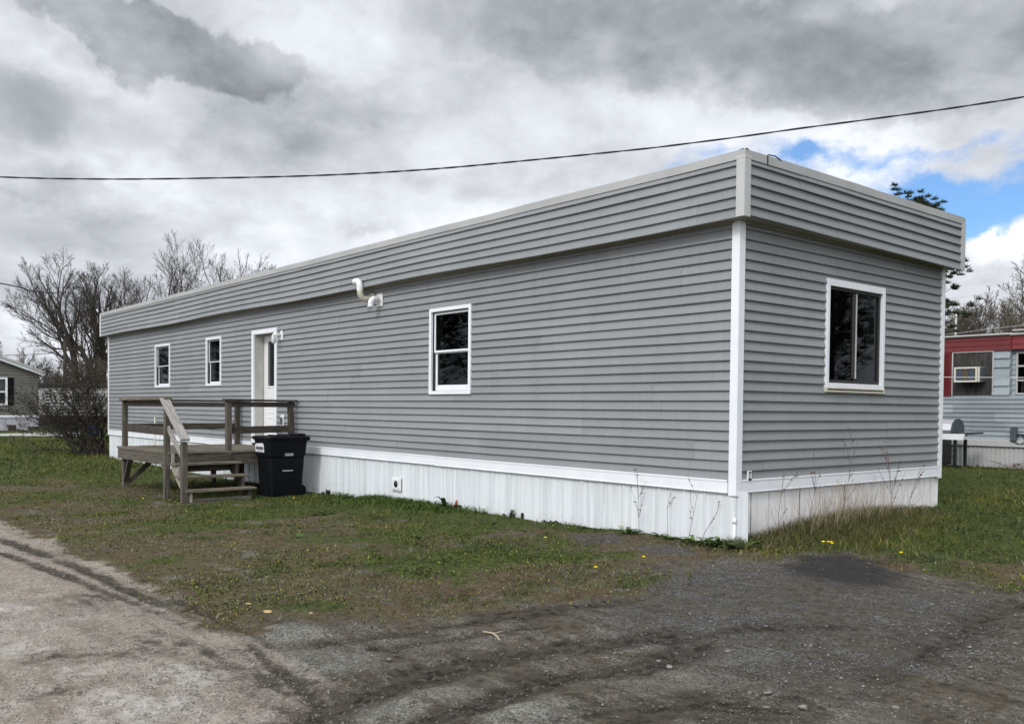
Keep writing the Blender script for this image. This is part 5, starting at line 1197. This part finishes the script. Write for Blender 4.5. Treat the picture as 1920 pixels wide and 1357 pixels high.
hue = fbm(x * 1.6, y * 1.6, 71); yel = sm(hue, .5, .68)[:, None]; blu = sm(1 - hue, .5, .68)[:, None]
cA = np.where(drym[:, None], BRN, G1); cB = np.where(drym[:, None], TAN * .8, G2)
cA = cA * (1 + yel * [.45, .2, -.1] + blu * [-.25, -.1, .1]); cB = cB * (1 + yel * [.40, .18, -.1] + blu * [-.3, -.15, .1])
blades('grass', x, y, h, w_, .8, cA, cB, mixv); bpy.data.objects['grass']['label'] = 'short patchy lawn grass with dry brown blades'
# rank grass along the foot of the end wall
n = 30000; tt = rn.random(n); yy = -.25 + tt * 4.2; xx = .02 + np.abs(rn.normal(0, .28, n)) * (.5 + 1.1 * np.sin(np.clip(tt, 0, 1) * math.pi) ** .8)
k = rn.random(n) < (.25 + .75 * np.sin(np.clip(tt * 1.05, 0, 1) * math.pi)); xx, yy, tt = xx[k], yy[k], tt[k]; N = len(xx)
fall = np.exp(-xx / .5); h = (.05 + .17 * fall) * rn.uniform(.4, 1.5, N) * (.45 + .55 * np.sin(np.clip(tt, 0, 1) * math.pi)); dm = rn.random(N) < .34
blades('tall_grass', xx, yy, h, np.full(N, .0042), 1.0, np.where(dm[:, None], BRN * 1.1, G1), np.where(dm[:, None], TAN * .9, G2 * .85), rn.random(N)); bpy.data.objects['tall_grass']['label'] = 'rank green and straw grass along the foot of the end wall'
# flat lawn weeds, clover and litter flecks among the blades
x, y, r = sample(60000, 4.5, 26, -34, 34); zw = zones(x, y); k = ~in_home(x, y) & (rn.random(len(x)) < (1 - zw['road']) * (1 - zw['drive']) * (.25 + .75 * sm(fbm(x * 1.1, y * 1.1, 102), .45, .62))); x, y, r = x[k], y[k], r[k]; gr = zw['green'][k]; LV = []; LC = []
for j in range(5):
    N = len(x); a = rn.uniform(0, 2 * math.pi, N); L_ = rn.uniform(.009, .024, N) * (.8 + .025 * r); lit = (rn.random(N) > .35 + .6 * gr); keep = ~lit | (j < 2); L_ = np.where(lit, L_ * .5, L_); ox, oy = np.where(lit, rn.normal(0, .08, N), 0), np.where(lit, rn.normal(0, .08, N), 0)
    z0_ = gz(x, y) + .012 + rn.uniform(0, .012, N); ca, sa = np.cos(a), np.sin(a); wd = L_ * rn.uniform(.2, .38, N); up = L_ * rn.uniform(.1, .6, N)
    P = np.stack([np.stack([x + ox, y + oy, z0_ - .008], 1), np.stack([x + ox + ca * L_ * .6 - sa * wd, y + oy + sa * L_ * .6 + ca * wd, z0_ + up * .7], 1), np.stack([x + ox + ca * L_ * 1.2, y + oy + sa * L_ * 1.2, z0_ + up], 1), np.stack([x + ox + ca * L_ * .6 + sa * wd, y + oy + sa * L_ * .6 - ca * wd, z0_ + up * .7], 1)], 1)
    c = np.where(lit[:, None], np.array([[.20, .165, .115]]) * rn.lognormal(0, .5, (N, 1)), np.array([[.085, .112, .026]]) * rn.lognormal(0, .40, (N, 1)) * (1 + rn.uniform(-.1, .5, (N, 1)) * [1, .3, 0])); LV.append(P[keep]); LC.append(np.clip(c[keep], 0, .6))
LV = np.concatenate(LV); LC = np.concatenate(LC); o = npmesh('lawn_weeds', LV.reshape(-1, 3), np.arange(len(LV) * 4).reshape(-1, 4), 'blades', {'col': np.repeat(LC, 4, 0)}); o['kind'] = 'stuff'; o['label'] = 'small lawn weeds and litter flecks spread through the grass'
# lush strip at the foot of the long skirting
n = 9000; xx = rn.normal(-6.0, 1.0, n); yy = -.04 - np.abs(rn.normal(0, .28, n)); k = (xx > -8.3) & (xx < -3.9) & (fbm(xx * 5, yy * 5, 95) > .40); xx, yy = xx[k], yy[k]; N = len(xx)
h = (.05 + .085 * np.exp(yy / .5)) * rn.uniform(.5, 1.4, N); blades('lush_grass', xx, yy, h, np.where(rn.random(N) < .25, .016, .006), 1.1, np.tile(np.array([[.026, .052, .012]]), (N, 1)), np.tile(np.array([[.105, .165, .034]]), (N, 1)), rn.random(N)); bpy.data.objects['lush_grass']['label'] = 'lush green grass strip at the foot of the long white skirting'
# dry straw stems standing before the end skirting
n = 210; yy = np.clip(rn.normal(1.75, .62, n), .25, 3.6); xx = .06 + rn.random(n) * .28; tb = Tubes()
for a, b in zip(xx, yy):
    z0_ = g1(a, b); p = Vector((a, b, z0_ - .02)); d = Vector((rn.normal(.06, .16), rn.normal(0, .22), 1)).normalized(); L_ = rn.uniform(.25, .62)
    for i in range(3):
        q = p + d * L_ / 3; tb.seg(p, q, .0026 - .0004 * i, .0022 - .0004 * i); p = q; d = (d + Vector((rn.normal(.03, .10), rn.normal(0, .14), -.05))).normalized()
V1, F1 = tb.geo(3); o = npmesh('dry_straw', V1, F1, 'dry_stalk'); o['kind'] = 'stuff'; o['label'] = 'dry straw stems standing against the end skirting'
def weed_stalk(x, y, H, seed, label, lean=(0, 0), br=5, mat='dead_weed'):
    rg = random.Random(seed); tb = Tubes(); p = Vector((x, y, g1(x, y) - .03)); d = Vector((lean[0], lean[1], 1)).normalized(); pts = [p]; b0 = Vector(p)
    for i in range(7):
        q = p + d * H / 7; tb.seg(p, q, .0036 - .0003 * i, .0033 - .0003 * i); p = q; pts.append(p); d = (d + Vector((rg.gauss(0, .05), rg.gauss(0, .06), 0))).normalized()
    for k in range(br):
        i = rg.randint(2, 6); q = pts[i]; dd = (d + Vector((rg.gauss(0, .25), rg.gauss(0, .45), .1))).normalized(); L_ = H * rg.uniform(.2, .5)
        for j in range(4):
            q2 = q + dd * L_ / 4; tb.seg(q, q2, .0022, .0018); dd = (dd + Vector((rg.gauss(0, .1), rg.gauss(0, .12), .06))).normalized(); q = q2
            if rg.random() < .4: tb.seg(q, q + Vector((rg.gauss(0, .02), rg.gauss(0, .02), .012)), .007, .003)
    V1, F1 = tb.geo(4); t = npmesh('dead_weed', V1 - np.array(b0), F1, mat); t.location = b0; tag(t, label, 'weed', 'dead weed stalks along the skirting'); return t
for k, (x, y, H, ln, br, lb) in enumerate([(-1.19, -.10, .78, (.02, -.03), 7, 'dead forked weed stalk standing alone against the long white skirting'), (-.80, -.08, .62, (0, 0), 2, 'thin straight dead stalk just right of the forked one'), (-.52, -.10, .62, (.28, -.05), 3, 'leaning dead stalk on the long skirting near the corner'), (-.35, -.10, .5, (.30, 0), 2, 'shortest leaning dead stalk beside the white corner'),
    (.14, .55, .75, (.03, -.10), 4, 'dead stalk with seed heads nearest the corner on the end wall'), (.2, 1.0, .72, (.04, .08), 4, 'dead weed with small pods left of the straw clump'), (.22, 1.62, 1.05, (.06, .1), 7, 'tallest dead weed reaching up over the end wall trim'), (.3, 2.6, .85, (.08, -.14), 8, 'branching dead weed right of the straw clump'), (.28, 2.95, .7, (.05, .2), 5, 'spreading dead weed leaning right along the end wall')]):
    weed_stalk(x, y, H, 300 + k, lb, ln, br, 'dead_weed' if k % 3 else 'twig_tan')
def rosette(x, y, size, seed, mat, name, label, cat, group=None, nl=11, up=.6, wid=.28):
    rg = random.Random(seed); V = []; F = []; c = Vector((x, y, g1(x, y) - .005))
    for k in range(nl):
        a = rg.uniform(0, 2 * math.pi); L_ = size * rg.uniform(.6, 1.15); e = rg.uniform(.15, 1.0) * up; d = Vector((math.cos(a), math.sin(a), 0)); s_ = Vector((-d.y, d.x, 0)); o = len(V); n = 5
        for i in range(n + 1):
            t = i / n; wv = wid * L_ * (math.sin(math.pi * min(1, t * .92 + .08)) ** .8) * (1 if i % 2 else .66)
            z = L_ * (e * t - .55 * e * t * t * 1.2) + .01; q = d * L_ * t * (1 - .25 * e)
            V += [q + s_ * wv * .5 + Vector((0, 0, z + .006)), q + Vector((0, 0, z)), q - s_ * wv * .5 + Vector((0, 0, z + .006))]
        for i in range(n):
            for j in (0, 1): F.append((o + i * 3 + j, o + i * 3 + j + 1, o + i * 3 + j + 4, o + i * 3 + j + 3))
    t = npmesh(name, np.array([tuple(v) for v in V]), F, mat, smooth=True); t.location = c
    return tag(t, label, cat, group)
def G(px, py): return gpt(px, py)
lw = [(650, 938, .20), (668, 936, .16), (635, 941, .13), (700, 946, .14), (722, 940, .16), (745, 946, .15), (790, 950, .14), (812, 953, .12), (610, 965, .16), (600, 968, .12), (830, 962, .10), (870, 962, .12), (1235, 1008, .13), (1252, 1012, .12), (1300, 1020, .18), (1322, 1022, .17), (1338, 1026, .2), (1350, 1024, .2), (1368, 1030, .18), (1400, 1028, .17), (1412, 1022, .16), (1430, 1018, .16), (376, 941, .18), (480, 927, .16), (500, 929, .14), (330, 940, .12), (940, 962, .11), (1720, 958, .12), (1745, 955, .14), (1690, 962, .11), (920, 985, .1), (780, 1010, .1), (560, 1010, .11), (1280, 1016, .12)]
for k, (px, py, s_) in enumerate(lw):
    p = G(px, py); yv = min(p.y, -.07) if p.x < 0 else p.y
    rosette(p.x, yv, s_, 500 + k, 'leaf_green' if k % 3 else 'leaf_dark', 'leafy_weed', 'low broad-leaved green weed growing at the edge of the lawn or skirting', 'weed', 'broad-leaved weeds', nl=14, up=1.0)
p = G(846, 955); rosette(p.x - .02, -.09, .32, 77, 'leaf_dark', 'dock_leaf', 'dock plant with upright pointed leaves by the rust mark on the skirting', 'weed', None, 7, 1.9, .42)
p = G(973, 972); rosette(p.x, -.08, .17, 78, 'leaf_dark', 'dock_leaf', 'small dark upright leaf growing beside the torn skirting edge', 'weed', None, 5, 2.2, .4)
p = G(1195, 1000); rosette(p.x, -.14, .22, 79, 'leaf_green', 'dandelion_plant', 'bright green dandelion clump with pale flower at the foot of the forked dead stalk', 'dandelion', None, 15, 1.2, .24)
def flower(x, y, h, label, n=1, spread=.0, group=None):
    rg = random.Random(int(abs(x) * 1000)); c = Vector((x, y, g1(x, y))); t = thing('dandelion_flower', c, label, 'flower', group)
    m = MB(); st2 = MB()
    for k in range(n):
        q = c + Vector((rg.gauss(0, spread), rg.gauss(0, spread), 0)) if n > 1 else c; hh = h * rg.uniform(.8, 1.1)
        st2.tube([q, q + Vector((.005, 0, hh))], .0025, 5)
        V_ = []; nn = 14; o = q + Vector((.005, 0, hh))
        for i in range(nn):
            a = 2 * math.pi * i / nn; V_ += [o + Vector((math.cos(a) * .017, math.sin(a) * .017, .004 + .003 * (i % 2)))]
        V_ += [o + Vector((0, 0, .013)), o + Vector((0, 0, -.006))]
        m.add(V_, [(i, (i + 1) % nn, nn) for i in range(nn)] + [((i + 1) % nn, i, nn + 1) for i in range(nn)])
    m.build('petals', 'dandelion', t); st2.build('stem', 'leaf_green', t)
for px, py, n, lb in ((1550, 1029, 5, 'cluster of yellow dandelion heads at the edge of the dark gravel'), (1688, 1051, 1, 'single yellow dandelion right of the dark gravel patch'), (1192, 994, 2, 'yellow dandelion at the foot of the long skirting near the forked stalk'), (1022, 1019, 1, 'small dandelion in the lawn in front of the gravel strip by the skirting'), (268, 943, 1, 'yellow dandelion in the grass left of the wooden steps'), (1116, 1078, 1, 'dandelion in the thin lawn near the driveway'), (1206, 1056, 1, 'dandelion beside the dark driveway edge'), (550, 940, 1, 'pale dandelion in front of the black trash can')):
    p = G(px, py); flower(p.x, p.y if p.x > 0 else min(p.y, -.06), .07, lb, n, .035)
# loose stones, grit, twig, fallen leaves
def stone(px, py, s_, seed):
    rg = random.Random(seed); p = G(px, py); V = []; F = []; nu, nv = 7, 5; ax = (s_ * rg.uniform(.8, 1.5), s_ * rg.uniform(.6, 1), s_ * rg.uniform(.22, .4)); rz = rg.uniform(0, 3)
    for i in range(nv + 1):
        for j in range(nu):
            a = 2 * math.pi * j / nu; b = math.pi * i / nv - math.pi / 2; k = rg.uniform(.82, 1.12); q = Vector((ax[0] * math.cos(a) * math.cos(b) * k, ax[1] * math.sin(a) * math.cos(b) * k, ax[2] * math.sin(b) * k)); q.rotate(Matrix.Rotation(rz, 3, 'Z')); V.append(tuple(q))
    for i in range(nv):
        for j in range(nu): F.append((i * nu + j, i * nu + (j + 1) % nu, (i + 1) * nu + (j + 1) % nu, (i + 1) * nu + j))
    t = npmesh('loose_stone', V, F, 'stone_pale'); t.location = (p.x, p.y, p.z + ax[2] * .15); tag(t, 'pale flat stone lying loose on the gravel', 'stone', 'loose pale stones')
rg = random.Random(9)
for k, (px, py, s_) in enumerate([(1255, 1250, .04), (1365, 1220, .028), (1235, 1238, .02), (1505, 1325, .035), (1438, 1325, .02), (1440, 1298, .03), (1680, 1325, .03), (1855, 1303, .02), (1820, 1250, .018), (1675, 1170, .014), (1630, 1056, .018), (180, 1114, .022), (365, 1180, .018), (575, 1252, .02), (440, 1337, .02), (1100, 1290, .018), (1103, 1338, .016), (600, 1270, .014), (395, 978, .022), (730, 1235, .02), (960, 1195, .016), (1345, 1068, .012), (240, 1300, .016)]): stone(px, py, s_ * .8, 700 + k)
n = 80000; x, y, r = sample(n, 2.6, 14, -34, 34); z_ = zones(x, y); k = (rn.random(n) < np.maximum(z_['road'] * .55, z_['drive'])) & ~in_home(x, y); x, y, r = x[k], y[k], r[k]; bl = z_['blue'][k]; rt2 = z_['rut'][k]; rd = z_['road'][k]; dk_ = z_['dark'][k]; N = len(x)
s_ = rn.lognormal(-5.25, .42, N); s_ = np.minimum(s_, .02) * (.7 + .035 * r); z0_ = gz(x, y) - .002; V = []
for dx, dy, dz in ((1, 0, 0), (-.5, .8, 0), (-.5, -.8, 0), (.1, .05, .75), (.3, .5, .4)): V.append(np.stack([x + s_ * (dx * rn.uniform(.6, 1.2, N) - dy * rn.uniform(-.5, .5, N)), y + s_ * (dy * rn.uniform(.6, 1.2, N) + dx * rn.uniform(-.5, .5, N)), z0_ + s_ * dz * rn.uniform(.6, 1.1, N)], 1))
V = np.stack(V, 1).reshape(-1, 3); b5 = np.arange(N)[:, None] * 5; F = np.concatenate([b5 + [[0, 4, 3]], b5 + [[4, 1, 3]], b5 + [[1, 2, 3]], b5 + [[2, 0, 3]], b5 + [[0, 1, 4]]], 0)
c = (np.array([.15, .14, .125])[None] * (1 - bl[:, None]) + np.array([.150, .150, .152])[None] * bl[:, None]) * (1 - rd[:, None]) + np.array([.30, .27, .235])[None] * rd[:, None]; c = c * rn.lognormal(-.05, .5, (N, 1)) * (1 - .55 * rt2[:, None]) * (1 - .65 * dk_[:, None]); c = np.clip(c * .8, .01, .26)
o = npmesh('gravel', V, F, 'blades', {'col': np.repeat(c, 5, 0)}); o['kind'] = 'stuff'; o['label'] = 'loose grit and small stones on the road and driveway'
m = MB(); a, b, c_, d_ = G(906, 1187), G(925, 1190), G(932, 1196), G(937, 1203); m.tube([q + Vector((0, 0, .012)) for q in (a, b, c_, d_)], [.006, .007, .006, .004], 6); m.tube([b + Vector((0, 0, .012)), b + Vector((.05, .04, .03))], [.004, .002], 5); tag(m.build('twig', 'dry_stalk', None, b), 'bent pale twig lying on the dirt driveway', 'twig')
for px, py, s_, lb in ((501, 1150, .05, 'tan fallen leaf at the corner of the lawn by the road'), (583, 1153, .025, 'small tan leaf right of the larger fallen leaf'), (466, 1135, .035, 'brown fallen leaf left of the tan one at the lawn corner'), (392, 979, .03, 'pale scrap of leaf in the lawn below the steps')):
    p = G(px, py); V = []
    for i in range(9):
        a = 2 * math.pi * i / 9; q = s_ * (.75 + .35 * (i % 2)); V.append((math.cos(a) * q, math.sin(a) * q * .7, .012 + .01 * random.random()))
    V.append((0, 0, .022)); t = npmesh('fallen_leaf', V, [(i, (i + 1) % 9, 9) for i in range(9)], 'leaf_tan'); t.location = p; tag(t, lb, 'leaf')
bl_ = Tubes()
for k in range(260):
    p = gpt(1905 + random.gauss(0, 14), 876 + random.gauss(0, 3)); a = random.uniform(0, 6.3); q = Vector((p.x, p.y, g1(p.x, p.y) + random.uniform(0, .12))); d = Vector((math.cos(a), math.sin(a), random.uniform(-.2, .5))) * random.uniform(.08, .3); bl_.seg(q, q + d, .006, .003)
V1, F1 = bl_.geo(3); o = npmesh('brush_pile', V1, F1, 'dead_weed'); c0_ = gpt(1905, 876); tag(o, 'low heap of dead twigs and leaves at the foot of the trailer skirting', 'brush pile')
